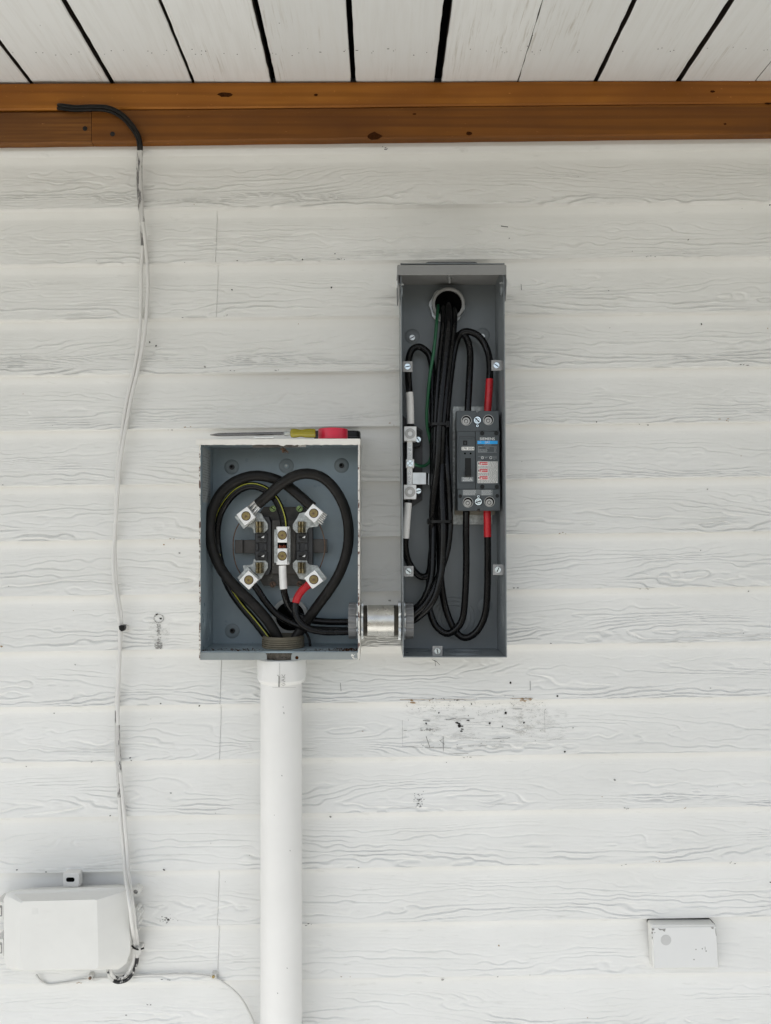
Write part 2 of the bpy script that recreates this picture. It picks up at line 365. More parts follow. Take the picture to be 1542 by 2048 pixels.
def grain(n, X, t):
    """embossed wood grain of course n: narrow wandering furrows, deeper toward the bottom of the board"""
    zz = t*0.110
    ox, oz = n*17.37, n*9.71
    f = vnoise(LAT[0], X/0.44+ox, zz/0.040+oz)*1.0 + vnoise(LAT[1], X/0.17+ox*1.3, zz/0.022+oz)*0.30 + vnoise(LAT[2], X/0.026+ox, zz/0.010+oz*2)*0.09
    u = f*7.2+zz/0.0125
    fr = u-np.floor(u)
    fur = np.exp(-((fr-0.5)/0.105)**2)
    lip = np.exp(-((fr-0.72)/0.12)**2)
    amp = np.clip((vnoise(LAT[3], X/0.10+ox*2, zz/0.016+oz*3)-0.20)*2.0, 0.22, 1.0)*(0.75+0.5*vnoise(LAT[5], np.full_like(X, n*5.3), np.full_like(X, n*1.7)))
    fade = np.clip((t-0.17)/0.30, 0, 1)*np.clip((1.0-t)/0.02, 0, 1)
    low = 0.55+0.45*np.clip((t-0.55)/0.35, 0, 1)
    h = (-fur*1.0+lip*0.45)*amp*fade*low
    fine = (vnoise(LAT[4], X/0.022+ox, zz/0.0026+oz)-0.5)*0.16*fade
    return (h+fine)*(0.0038-0.0015*min(1, max(0, (n-2)/7))), fur*amp*fade*low
xs = np.concatenate([np.arange(-1500, -40, 14.0), np.arange(-40, 1590, 2.6), np.arange(1590, 3100, 14.0)])
for sx in sorted(set(SEAMS.values())): xs = np.concatenate([xs, [sx-1.1, sx-0.5, sx+0.5, sx+1.1]])
xs = np.unique(xs)
def build_wall():
    rows_z, rows_d, rows_g = [], [], []
    X = (xs-VX)*0.001
    for n in range(-2, 20):
        inframe = -1 <= n <= 14
        ns = 84 if inframe else 14
        ytop = lap_y(n, xs); ybot = lap_y(n+1, xs)
        for i in range(ns+1):
            t = i/ns
            kk = (D-DT)/D
            y = ytop+(ybot-ytop)*t
            z = CZ+(VY-y)*0.001*kk
            d = np.full_like(X, float(prof(np.array(t))))
            if inframe and n >= -1:
                gz, gm = grain(n, X, np.full_like(X, t)); d = d+gz
            else: gm = np.zeros_like(X)
            sxp = SEAMS.get(n)
            if sxp: d = d+np.where(xs < sxp, 0.0011*np.exp(-np.abs(xs-sxp)/420.0), 0)
            if sxp and t > 0.06: d = d-np.where(np.abs(xs-sxp) < 0.6, 0.0016, 0)
            d = d + 0.0011*(vnoise(LAT[5], X/0.5+n*3.1, np.full_like(X, n*2.7)+t*0.5)-0.5)
            if i == 0: z = z-0.00035
            rows_z.append(z); rows_d.append(d)
            gg = 0.05*gm*np.clip((t-0.45)/0.4, 0, 1)  # colour slightly darker along the furrows toward each board's bottom edge
            rows_g.append(gg)
    Zc = np.array(rows_z); Dp = np.array(rows_d); G = np.array(rows_g); nr, nc = Zc.shape
    co = np.empty((nr, nc, 3)); co[..., 0] = X[None, :]; co[..., 1] = -Dp; co[..., 2] = Zc
    idx = np.arange(nr*nc).reshape(nr, nc)
    q = np.stack([idx[:-1, :-1], idx[1:, :-1], idx[1:, 1:], idx[:-1, 1:]], -1).reshape(-1, 4)
    me = bpy.data.meshes.new('siding_wall')
    me.vertices.add(nr*nc); me.vertices.foreach_set('co', co.reshape(-1).astype(np.float32))
    me.loops.add(q.size); me.loops.foreach_set('vertex_index', q.reshape(-1).astype(np.int32))
    me.polygons.add(len(q)); me.polygons.foreach_set('loop_start', np.arange(0, q.size, 4, dtype=np.int32))
    me.polygons.foreach_set('loop_total', np.full(len(q), 4, dtype=np.int32))
    me.update(calc_edges=True)
    at = me.attributes.new('furrow_tone', 'FLOAT', 'POINT'); at.data.foreach_set('value', G.reshape(-1).astype(np.float32))
    me.materials.append(SIDING)
    o = bpy.data.objects.new('siding_wall', me); COL.objects.link(o)
    return o
wall = build_wall()
tag(wall, 'white painted house wall of horizontal wood grained lap siding', 'wall')
def wall_d(px, py):
    n = math.floor((py-lap_y(0, px))/110.5)
    for _ in range(2):
        if py < lap_y(n, px): n -= 1
        elif py >= lap_y(n+1, px): n += 1
    t = (py-lap_y(n, px))/(lap_y(n+1, px)-lap_y(n, px))
    return float(prof(np.array(t)))+0.0012
# solid house behind and above the siding
hb = MB(); hb.add([(-6, 0.02, 0), (6, 0.02, 0), (6, 5, 0), (-6, 5, 0), (-6, 0.02, 2.9), (6, 0.02, 2.9), (6, 5, 2.9), (-6, 5, 2.9)],
                  [[0, 1, 5, 4], [1, 2, 6, 5], [2, 3, 7, 6], [3, 0, 4, 7], [4, 5, 6, 7]])
obj('house_core', hb, PAINTGREY, wall, smooth=0)

# paint chips, nail holes, pencil marks: small flat flakes lying on the paint
chips = MB()
def blob(mb, px, py, rx, ry, n=7, j=0.45, rot=0.0, lift=0.0):
    pts = []
    for i in range(n):
        a = 2*math.pi*i/n; q = 1+rnd.uniform(-j, j)
        x, y = rx*q*math.cos(a), ry*q*math.sin(a)
        X, Y = px+x*math.cos(rot)-y*math.sin(rot), py+x*math.sin(rot)+y*math.cos(rot)
        pts.append(W(X, Y, wall_d(X, Y)+0.0004+lift))
    c = W(px, py, wall_d(px, py)+0.0006+lift)
    mb.add([c]+pts, [[0, i+1, (i+1) % n+1] for i in range(n)])
def stroke(mb, x0, y0, x1, y1, w):
    L = math.hypot(x1-x0, y1-y0); nx, ny = -(y1-y0)/L*w/2, (x1-x0)/L*w/2
    k = max(2, int(L/6)); vs = []
    for i in range(k+1):
        t = i/k; jx = rnd.uniform(-.4, .4)*w
        x, y = x0+(x1-x0)*t+nx*jx, y0+(y1-y0)*t+ny*jx
        ww = 0.55+0.45*rnd.random()
        for s in (-1, 1): vs.append(W(x+s*nx*ww, y+s*ny*ww, wall_d(x, y)+0.0006))
    mb.add(vs, [[2*i, 2*i+1, 2*i+3, 2*i+2] for i in range(k)])
KEEP = [(385, 845, 735, 1385), (785, 515, 1025, 1325), (510, 1320, 615, 2100), (0, 1760, 290, 1950), (1285, 1840, 1445, 1945), (230, 280, 300, 1800)]
for i in range(80):
    x, y = rnd.uniform(-100, 1640), rnd.uniform(320, 2040)
    if any(a <= x <= c and b <= y <= e for a, b, c, e in KEEP): continue
    chips.mi = rnd.choice((0, 1, 1, 1, 1, 2)) if rnd.random() < 0.9 else 2
    r = rnd.choice((0.6, 0.7, 0.9, 1.2, 1.6)); blob(chips, x, y, r*rnd.uniform(1, 2.0), r)
for n in range(1, 15):                                   # grime caught on the laps
    for i in range(rnd.randint(2, 7)):
        x = rnd.uniform(-50, 1590); y = lap_y(n, x)+rnd.uniform(-5, 3)
        if any(a <= x <= c and b <= y <= e for a, b, c, e in KEEP): continue
        chips.mi = rnd.choice((0, 1, 2)); 
        for q in range(rnd.randint(1, 4)): blob(chips, x+rnd.gauss(0, 7), y+rnd.gauss(0, 1), rnd.uniform(.8, 2.5), .7)
ZP = zoomer(780, 1340, 4.406)
chips.mi = 0
for x, y, r in ((1062, 112, 9), (318, 472, 8), (612, 492, 14), (878, 470, 9), (1180, 464, 8), (1020, 378, 11), (1475, 230, 8), (1540, 720, 8), (718, 300, 6), (690, 402, 4), (430, 377, 7), (990, 497, 6)):
    a, b = ZP(x, y); blob(chips, a, b, r/4.4, r/4.4*1.15, 9, .2)
for x, y in ((635, 520), (630, 540), (600, 470), (690, 445), (640, 495), (590, 465)): a, b = ZP(x, y); blob(chips, a, b, 3.5, 1.3)
for x0, y0, x1, y1, w in ((1234, 95, 1236, 180, 1.0), (318, 585, 350, 680, .9), (468, 585, 470, 718, .9), (440, 625, 475, 600, .7), (440, 625, 480, 655, .7)):
    stroke(chips, *ZP(x0, y0), *ZP(x1, y1), w)
chips.mi = 1
for x0, y0, x1, y1, w in ((108, 440, 112, 660, .5), (105, 668, 290, 685, .8), (310, 683, 540, 688, 1.5), (590, 687, 640, 688, 1.4), (690, 670, 740, 668, 1.3), (780, 672, 860, 662, .9), (900, 676, 1000, 680, .8),
                          (490, 440, 580, 430, 2.0), (580, 432, 745, 428, .9), (290, 447, 350, 450, 1.8), (1080, 344, 1165, 345, 1.8), (120, 535, 150, 532, 1.2), (840, 487, 890, 492, .8), (515, 738, 690, 735, 1.0), (900, 605, 1060, 598, 1.5), (1362, 350, 1366, 540, .6)):
    stroke(chips, *ZP(x0, y0), *ZP(x1, y1), w)
for i in range(150):
    a, b = ZP(rnd.uniform(110, 1370), rnd.choice((rnd.gauss(300, 35), rnd.gauss(345, 40), rnd.uniform(260, 680))))
    chips.mi = 1; blob(chips, a, b, rnd.uniform(.4, 1.4), rnd.uniform(.3, .8))
for i in range(28):
    a, b = ZP(rnd.gauss(330, 40), rnd.gauss(528, 6)); chips.mi = 1; blob(chips, a, b, rnd.uniform(.6, 1.8), .7)
chips.mi = 2
for x0, y0, x1, y1, w in ((90, 260, 380, 262, .9), (400, 262, 740, 258, .6), (1060, 252, 1260, 250, 1.0)): stroke(chips, *ZP(x0, y0), *ZP(x1, y1), w)
for x, y, r in ((200, 280, 4.6), (190, 270, 3), (215, 290, 2.5), (350, 270, 1.6), (1160, 262, 4), (1230, 262, 3.5), (1190, 268, 4)): a, b = ZP(x, y); blob(chips, a, b, r, r*.7, 9, .5)
# scraped screw hole left of the meter box, the one near the plastic box, others
ZS = zoomer(200, 1200, 3.658)
chips.mi = 1
for i in range(70):
    a, b = ZS(428+rnd.gauss(0, 7), rnd.uniform(160, 350)); blob(chips, a, b, rnd.uniform(.5, 1.8), rnd.uniform(.5, 1.2))
for i in range(60):
    a, b = ZS(rnd.uniform(402, 453), rnd.uniform(308, 356)); blob(chips, a, b, rnd.uniform(.6, 2), rnd.uniform(.5, 1.0))
for i in range(22):
    t = 2*math.pi*i/22; a, b = ZS(430+35*math.cos(t), 135+30*math.sin(t)); blob(chips, a, b, 1.3, 1.0, 6, .6)
chips.mi = 0
blob(chips, *ZS(442, 135), 2.4, 2.0); blob(chips, *ZS(415, 105), 2.6, 1.8)
for x, y in ((444, 757), (727, 775), (220, 1155), (228, 1175), (75, 1577), (518, 1412), (472, 1975), (465, 1972)): blob(chips, *ZS(x, y), 1.7, 1.2)
a, b = Z7(960, 398); blob(chips, a, b, 2.6, 2.2); chips.mi = 1
for i in range(26): a, b = Z7(950+rnd.gauss(0, 24), 395+rnd.gauss(0, 10)); blob(chips, a, b, rnd.uniform(.6, 2), rnd.uniform(.5, 1.3))
for x, y in ((939, 115), (262, 126), (720, 944), (840, 884), (860, 884), (96, 113)): chips.mi = rnd.choice((0, 1)); blob(chips, *Z7(x, y), 2, 1.3)
chips.mi = 0
for i in range(34): blob(chips, 838+rnd.gauss(0, 5), 1602+rnd.gauss(0, 8), rnd.uniform(.5, 1.5), rnd.uniform(.4, 1))
for i in range(14): blob(chips, 770+rnd.gauss(0, 3), 300+rnd.gauss(0, 3), rnd.uniform(.5, 1.5), rnd.uniform(.4, 1))
stroke(chips, 1002, 452, 1016, 454, 1.8); stroke(chips, 1042, 568, 1043, 580, 1.0); stroke(chips, 681, 1366, 682, 1382, .8)
for x0, y0, x1, y1 in ((870, 1320, 871, 1332), (864, 1319, 874, 1324), (872, 1322, 880, 1330)): stroke(chips, x0, y0, x1, y1, .9)
for x, y in ((605, 519), (663, 575), (299, 684), (312, 692), (1403, 648), (1540, 410)): blob(chips, x, y, 1.6, 1.8)
pc_ = obj('paint_chips', chips, [DARKMARK, GREYMARK, BROWNMARK], wall, smooth=0); pc_['kind'] = 'stuff'
# smears of grime
def patch(name, x0, y0, x1, y1, mat, n=6, lift=0.0):
    mb = MB(); vs = []
    for j in range(n+1):
        for i in range(n+1):
            x, y = x0+(x1-x0)*i/n, y0+(y1-y0)*j/n; vs.append(W(x, y, wall_d(x, y)+0.0002+lift))
    mb.add(vs, [[j*(n+1)+i, j*(n+1)+i+1, (j+1)*(n+1)+i+1, (j+1)*(n+1)+i] for j in range(n) for i in range(n)])
    return obj(name, mb, mat, wall, smooth=0)
SM1 = smear_mat('brown_grime_smear', (0.36, 0.33, 0.28), 0.50, 0.88, 55, (1, 1, 3))
SM2 = smear_mat('grey_grime_smear', (0.40, 0.39, 0.37), 0.50, 0.90, 38, (0.6, 1, 3))
patch('grime_smear', 1025, 1397, 1098, 1478, SM1)
patch('grime_smear', 796, 1399, 1096, 1500, SM2, 10, 0.0002)
patch('grime_smear', 296, 1224, 340, 1304, SM1, 6)
patch('grime_smear', 1092, 1415, 1140, 1500, SM2, 6)

# soffit of white planks running out from the wall
zs = W(0, 161, 0.034).z
soff = MB(); dk = MB()
gaps = [(50, 6), (215, 9), (381, 5.5), (544, 10), (706, 10), (877, 15), (1040, 1.6), (1198, 8), (1365, 10.5), (1521, 1.6)]
gx = [((x-VX)*0.001*(D-0.05)/D, w*0.001) for x, w in gaps]
while gx[0][0] > -4.6: gx.insert(0, (gx[0][0]-0.159, 0.007))
while gx[-1][0] < 3.2: gx.append((gx[-1][0]+0.159, 0.007))
for (a, wa), (b, wb) in zip(gx[:-1], gx[1:]):
    x0, x1 = a+wa/2, b-wb/2; dz = rnd.uniform(-0.001, 0.0015); tw = rnd.uniform(-0.0008, 0.0008)
    N = 60; rings = []
    for i in range(N+1):
        y = -0.004-(ROOF_OUT-0.004)*i/N
        e0 = x0+rnd.uniform(-0.0007, 0.0007); e1 = x1+rnd.uniform(-0.0007, 0.0007)
        zz = zs+dz
        rings.append([Vector((e0, y, zz+0.0015)), Vector((e0+0.0015, y, zz+tw)), Vector((e1-0.0015, y, zz-tw)), Vector((e1, y, zz+0.0015)), Vector((e1, y, zz+0.019)), Vector((e0, y, zz+0.019))])
    f0 = len(soff.m); soff.loops(rings)
    for i in range(N): soff.m[f0+6*i+3] = 2; soff.m[f0+6*i+5] = 2  # shade of the gaps put into the colour of the plank sides
soff.mi = 1
for i in range(95):                                        # nail specks in loose rows across the planks
    x = rnd.uniform(-0.9, 0.95); y = -0.128+rnd.gauss(0, 0.006)-(0.004*x)
    if rnd.random() < 0.12: y = rnd.uniform(-0.3, -0.06)
    rx, ry = rnd.uniform(.0006, .0016), rnd.uniform(.0006, .0013)
    if rnd.random() < 0.06: rx *= 2.6
    soff.add([(x+rx*math.cos(q*math.pi/3)*rnd.uniform(.7, 1.2), y+ry*math.sin(q*math.pi/3), zs-0.0022) for q in range(6)], [[0, 1, 2, 3, 4, 5]])

so = obj('plank_soffit', soff, [PLANK, DARKMARK, M('dark_gap_edge', (0.030, 0.020, 0.014), 0.8, var=.4, scale=30)], smooth=25)
tag(so, 'white painted plank soffit with dark gaps, above the brown boards', 'soffit')
dk.add([(-4.8, -0.002, zs+0.024), (3.4, -0.002, zs+0.024), (3.4, -ROOF_OUT, zs+0.024), (-4.8, -ROOF_OUT, zs+0.024), (-4.8, -0.002, zs+0.16), (3.4, -0.002, zs+0.16), (3.4, -ROOF_OUT, zs+0.16), (-4.8, -ROOF_OUT, zs+0.16)],
       [[0, 1, 2, 3], [4, 5, 6, 7], [0, 1, 5, 4], [1, 2, 6, 5], [2, 3, 7, 6], [3, 0, 4, 7]])
obj('roof_deck', dk, BLACKISH, so, smooth=0)
def board(name, label, x0, x1, yt, yb, d0, d1, mat, knots, nails=()):
    """yt / yb: (left, right) pixel heights of the top and bottom edge at photo x 0 and 1542"""
    lin = lambda p, x: p[0]+(p[1]-p[0])*x/1542.0
    mb = MB(); N = 40; rings = []
    for i in range(N+1):
        x = x0+(x1-x0)*i/N; jt = rnd.uniform(-.5, .5); jb = rnd.uniform(-.4, .4)
        a = W(x, lin(yt, x)+jt, d1); b = W(x, lin(yb, x)+jb, d1); c = 0.0025
        rings.append([Vector((a.x, -d0, a.z)), Vector((a.x, -d1+c, a.z)), Vector((a.x, -d1, a.z-c)), Vector((b.x, -d1, b.z+c)), Vector((b.x, -d1+c, b.z)), Vector((b.x, -d0, b.z))])
    mb.loops(rings)
    mb.mi = 1
    for kx, ky, rx, ry in knots:
        n = 12; pts = [W(kx+rx*(1+rnd.uniform(-.25, .2))*math.cos(2*math.pi*q/n), ky+ry*(1+rnd.uniform(-.25, .2))*math.sin(2*math.pi*q/n), d1+0.0004) for q in range(n)]
        mb.add(pts, [list(range(n))])
    mb.mi = 2
    for kx, ky, r in nails:
        n = 10; mb.add([W(kx+r*math.cos(2*math.pi*q/n), ky+r*math.sin(2*math.pi*q/n), d1+0.0005) for q in range(n)], [list(range(n))])
    o = obj(name, mb, [mat, KNOT, DARKMARK], loc=W((x0+x1)/2, (yb[0]+yb[1])/2, d0), smooth=30)
    return tag(o, label, 'board', 'stained boards along the top of the wall')
board('stained_board', 'upper brown stained board running the full width under the soffit', -1200, 2800, (166, 160), (219.5, 205), 0.004, 0.0325, WOOD_UP,
      [(450, 189, 15, 5), (632, 190, 4, 2.5), (1425, 183, 5, 2.5), (1536, 207, 7, 2)])
board('stained_board', 'long dark brown lower board with knots, right of the joint', 183.5, 2800, (221.5, 205.6), (286.5, 267), 0.004, 0.0305, WOOD_LOW,
      [(749, 272, 14, 8), (938, 267, 6, 4), (829, 228, 4, 1.8), (1450, 248, 3, 2)], [(225, 268, 5)])
board('stained_board', 'short coarse grained lower board left of the joint beside the cable', -1200, 182.5, (223.5, 207), (287, 267), 0.004, 0.0290, WOOD_LEFT, [], [(170, 257, 5)])

# ------------------------------------------------------------------ painted twin cable down the wall
def cable_mesh(pts, r, n=12, seg=10): return MB().tube(catmull([W(x, y, d) for x, y, d in pts], seg), r, n)
LA = [(278, 287), (276, 350), (280, 420), (285, 480), (283, 540), (282, 600), (279, 670), (268, 740), (254, 800), (243, 870), (236, 930), (233, 985), (231, 1050), (230, 1110), (233, 1170), (241, 1220), (243, 1256), (238, 1320), (234, 1390), (233, 1450), (234, 1510), (238, 1580), (242, 1650), (248, 1710)]
LB = [(282, 287), (281, 350), (284, 420), (290, 480), (295, 540), (295, 600), (289, 670), (276, 740), (262, 800), (249, 870), (240, 930), (235, 990), (231, 1050), (227, 1110), (229, 1170), (236, 1220), (240, 1256), (239, 1320), (236, 1390), (236, 1450), (238, 1510), (244, 1580), (250, 1650), (255, 1710)]
tail_a = [(252, 1760, .060), (259, 1806, .092), (264, 1850, .080), (268, 1880, .040), (269, 1900, .026), (265, 1926, .026), (252, 1950, .030), (236, 1957, .036), (225, 1950, .045), (220, 1938, .050)]
tail_b = [(258, 1760, .056), (265, 1806, .080), (270, 1850, .066), (274, 1880, .034), (275, 1900, .024), (272, 1930, .024), (257, 1957, .028), (236, 1964, .034), (221, 1955, .045), (216, 1938, .050)]
CABLE_WORN = M('worn_painted_cable', (0.58, 0.57, 0.55), 0.55, var=.12, scale=30, stretch=(1, 1, .2), spots=[((0.16, 0.155, 0.15), 0.48, 40), ((0.03, 0.03, 0.03), 0.58, 50)])
CABLE_BARE = M('scraped_cable', (0.66, 0.65, 0.62), 0.5, stretch=(1, 1, .5), spots=[((0.012, 0.012, 0.014), 0.42, 42)])
def painted(pts, tail, off, label, black_at):
    head = [(112, 217, .020), (122, 217, .034), (150, 220, .038), (185, 219, .040), (215, 221, .040), (242, 234, .039), (262, 255, .0375), (274, 274, .036), (pts[0][0]-0.5, 288, .033), (pts[0][0], 300, .026)]
    head = [(x+off[0], y+off[1], d+off[2]) for x, y, d in head[:-2]]+head[-2:]
    root = thing('painted_cable', label, 'cable', W(pts[12][0], pts[12][1], .014), 'twin cables down the wall')
    obj('bare_end', cable_mesh(head, 0.0038, 12), CABLEK, root)
    full = [head[-1]]+[(x, y, 0.0205+off[2]*0.6) for x, y in pts][1:]+tail
    path = catmull([W(x, y, d) for x, y, d in full], 10)
    cut = [0, int(3.2*10), 185, 212, 295, len(path)-1] if off[0] == 0 else [0, int(2.4*10), 190, 205, 285, len(path)-1]
    for (a, b), m_ in zip(zip(cut[:-1], cut[1:]), (CABLE_WORN, CABLEP, CABLE_WORN, CABLEP, CABLE_BARE)):
        obj('sheath', MB().tube(path[a:b+1], 0.0034+off[2]*.04, 12), m_, root)
    return root
painted(LA, tail_a, (0, 0, 0), 'white painted cable down the wall, the left strand of the pair below the board', 0.0)
painted(LB, tail_b, (2, -6, 0.0035), 'white painted cable down the wall, bowing out right of its twin above the meter box', 0.05)
t = thing('cable_clip', 'small black and white clip on the twin cable left of the meter box', 'clip', W(245, 1256, .016), 'clips holding cables to the wall')
obj('clip_hoop', MB().prism([(237, 1252), (241, 1250.5), (248, 1251), (249, 1257), (247, 1262), (242, 1263), (238, 1259)], .012, .030), BLACKPL, t, bevel=.001)
obj('clip_tab', MB().box(249.5, 1251, 255, 1261, .012, .020), CABLEP2, t, bevel=.0008)
t = thing('cable_clip', 'white cable clip with black tie at the right edge of the plastic box', 'clip', W(272, 1902, .016), 'clips holding cables to the wall')
obj('clip_hoop', MB().rbox(262, 1897, 281, 1909, .010, .036, 3), CABLEP2, t, bevel=.001)
obj('tie_tail', cable_mesh([(263, 1891, .036), (270, 1897, .038), (279, 1899, .034), (288, 1896, .03)], .0016, 8), BLACKPL, t)

# thin painted wire along the bottom
wire = [(72, 1949, .017), (78, 1958, .019), (88, 1966, .017), (102, 1969, .0165), (140, 1964, .016), (180, 1958, .017), (245, 1953, .017), (315, 1950, .017), (385, 1949, .017), (426, 1955, .018), (455, 1971, .017), (480, 1994, .017), (497, 2022, .017), (508, 2050, .017), (514, 2100, .017), (516, 2200, .017)]
wd = obj('thin_wire', cable_mesh(wire, .0021, 10), CABLEP2, loc=W(250, 1955, .015))
tag(wd, 'thin white painted wire curving along the lap under the plastic box', 'wire')
for cx, cy, lab in ((180, 1957, 'small wire clip with rusty nail under the plastic box'), (427, 1954, 'small wire clip with pale nail left of the white pipe')):
    t = thing('wire_clip', lab, 'clip', W(cx, cy, .014), 'nail clips on the thin wire')
    obj('clip_body', MB().rbox(cx-5, cy-7, cx+5, cy+6, .010, .023, 3), CABLEP2, t, bevel=.0008)
    obj('nail', MB().cyl(cx-.5, cy, 3, .0235, .0255, 12), RUSTSCREW if cx < 300 else BRASS, t)

# ------------------------------------------------------------------ plastic terminal box, lower left
t = thing('terminal_box', 'large off white plastic terminal box at the lower left edge', 'box', W(130, 1940, .014))
lid_out = [(7, 1796), (14, 1785), (30, 1780), (235, 1771.5), (252, 1773), (258, 1784), (261, 1905), (250, 1930), (238, 1941), (30, 1943), (14, 1934), (8, 1915)]
def sunk(pts, c, s): return [(c[0]+(x-c[0])*s, c[1]+(y-c[1])*s) for x, y in pts]
base = MB().prism(sunk(lid_out, (140, 1868), 0.86), .010, .048)
obj('base', base, BOXPL, t, bevel=.002)
mb = MB(); kk = (D-.05)/D
fr0 = [(7, 1799), (13, 1787), (26, 1783), (238, 1775), (252, 1777), (258, 1788), (260, 1905), (252, 1928), (236, 1939), (30, 1943), (14, 1936), (8, 1918)]
fr1 = [(40, 1812), (42, 1806), (46, 1803), (188, 1799), (193, 1800), (194, 1804), (197, 1925), (196, 1934), (192, 1938), (46, 1940.5), (42, 1938), (41, 1930)]
fr1b = [(10, 1802), (15, 1792), (28, 1788), (237, 1780), (249, 1782), (253, 1792), (255, 1903), (248, 1924), (234, 1936), (32, 1941), (17, 1934), (11, 1916)]
rings = [[Vector((W(x, y, .062).x, -.054, W(x, y, .062).z)) for x, y in fr0], [W(x, y, .062) for x, y in fr0], [W(x, y, .066) for x, y in fr1b], [W(x, y, .096) for x, y in fr1]]
mb.loops(rings)
for i in range(5): mb.box(64, 1817+i*2.6, 76, 1818+i*2.6, .0955, .0963)
for q in range(4): mb.box(86+q*4, 1822, 88.5+q*4, 1826, .0955, .0962)
for i in range(2):
    for q in range(9): mb.box(68+q*3.6, 1848+i*3.8, 68+q*3.6+rnd.uniform(1.5, 2.6), 1850+i*3.8, .0955, .0962)
obj('lid', mb, BOXPL, t, bevel=.0016, smooth=25)
lid = t.children[-1] if t.children else None
tb = MB().prism([(126, 1774), (126, 1748), (128, 1746), (155, 1746), (158, 1748), (158, 1774)], .012, .030); tb.mi = 1
tb.prism(rrect(132, 1755, 149, 1764, 4), .0295, .0304)
obj('mounting_tab', tb, [PVC, BLACKISH], t, bevel=.0008)
e = MB().ring(271, 1784, 4.5, 9, .012, .030); e.mi = 1; e.cyl(271, 1784, 4.4, .012, .028)
obj('ear', e, [BOXPL, GREYMARK], t)
h = MB()
for cx, cy, r in ((273, 1820, 5), (276, 1829, 5.5), (273, 1838, 5), (275, 1847, 4.5), (271, 1866, 3.5)): h.cyl(cx, cy, r, .012, .032, 12)
obj('hinge', h, BOXPL, t, bevel=.001)
for cy in (1822, 1896):
    l = MB().rbox(-12, cy-18, 7, cy+18, .012, .050, 3); l.mi = 1; l.rbox(-8, cy-11, 4, cy+11, .0495, .0505, 1.5); l.mi = 0; l.rbox(-6, cy-6, 2, cy+9, .05, .052, 1)
    obj('latch', l, [BOXPL, GREYMARK], t, bevel=.0008)

# ------------------------------------------------------------------ small white cover, lower right
t = thing('cover_box', 'small shallow white cover box with grey plug, low on the right', 'box', W(1368, 1936, .014))
ft = [(1302, 1852), (1306, 1849.5), (1428, 1849), (1433, 1852), (1439, 1936), (1436, 1937.5), (1310, 1938), (1306, 1936)]
mb = MB().prism(ft, .008, .030)
obj('shell', mb, BOXPL, t, bevel=.0022)
obj('gap_strip', MB().prism([(1300, 1848), (1304, 1845.5), (1426, 1845), (1430, 1848), (1430, 1853), (1300, 1853)], .004, .022), DARKSCREW, t)  # added dark strip in place of the shaded gap behind the top edge
mb = MB().prism([(1305.5, 1855), (1432, 1854), (1435.5, 1934), (1310, 1936)], .0295, .0312)
ck = mb; ck.mi = 1
for pts in ([(303, 258), (343, 262), (340, 285), (312, 290)], [(390, 258), (440, 268), (500, 262), (490, 305), (465, 295), (455, 280), (420, 285)], [(302, 308), (325, 312), (312, 340), (303, 330)], [(1130, 240), (1172, 240), (1170, 270), (1145, 262)], [(306, 375), (318, 380), (314, 412), (308, 412)], [(338, 314), (356, 314), (354, 324), (340, 324)]):
    ck.prism([ZCV(x, y) for x, y in pts], .0310, .0315)
for x, y in ((925, 553), (1014, 544), (1067, 576), (898, 695)): ck.cyl(*ZCV(x, y), 1.3, .0310, .0315, 7)
ck.prism([ZCV(1050, 515), ZCV(1056, 515), ZCV(1057, 555), ZCV(1051, 555)], .0310, .0315)
ck.prism([ZCV(1190, 255), ZCV(1196, 255), ZCV(1214, 360), ZCV(1206, 360)], .0310, .0315)
obj('cover_plate', ck, [BOXPL2, GREYMARK], t)
obj('plug', MB().cyl(*ZCV(505, 422), 10.5, .0310, .0316, 32), M('plug_grey', (0.54, 0.54, 0.53), 0.6, var=0.05), t)

# ------------------------------------------------------------------ white conduit riser under the meter box
PD = 0.066; kp = (D-PD)/D*0.001
def axis(px): return (px-VX)*kp
t = thing('conduit_riser', 'thick white painted conduit pipe rising into the meter box', 'pipe', (axis(562.5), -PD, 0))
zt = z0_ = W(0, 1370, .113).z
pipe = MB().lathe((axis(562.5), -PD, 0), (0, 0, 1), [(0, 41.2*kp), (zt, 41.2*kp)], 64)
z0 = W(0, 1373, .113).z; z1 = W(0, 1323.5, .113).z
pr = []
for i in range(48):
    pass
ad = MB(); prof_a = [(z0, 43*kp), (z0+0.002, 45*kp), (z0+0.007, 48.6*kp), (z1-0.001, 49*kp), (z1+0.001, 47.5*kp)]
n = 64; rings = []
for z, r in prof_a:
    ring = []
    for j in range(n):
        a = 2*math.pi*j/n; ph = (j % 8)/8.0
        f = 1.0-0.022*(1-abs(2*ph-1))*(1 if z > z0+0.004 else 0)
        ring.append(Vector((axis(563.5)+r*f*math.cos(a), -PD+r*f*math.sin(a), z)))
    rings.append(ring)
ad.loops(rings); obj('adapter', ad, PVC, t, smooth=12)
mk = MB()
def on_cyl(px, py, r=49.6):
    x = axis(px)-axis(563.5); rr = r*kp; y = -PD-math.sqrt(max(0, rr*rr-x*x)); k = (D+y)/D*0.001
    xx = (px-VX)*k
    return Vector((xx, y-0.0006, CZ+(VY-py)*k))
def cylstroke(x0, y0, x1, y1, w, r=49.6, mk_=None):
    L = math.hypot(x1-x0, y1-y0); nx, ny = -(y1-y0)/L*w/2, (x1-x0)/L*w/2
    q_ = mk_ or mk; q_.mi = 1 if mk_ else 0
    q_.add([on_cyl(x0-nx, y0-ny, r), on_cyl(x0+nx, y0+ny, r), on_cyl(x1+nx, y1+ny, r), on_cyl(x1-nx, y1-ny, r)], [[0, 1, 2, 3]])
ZA = zoomer(490, 1270, 9.64)
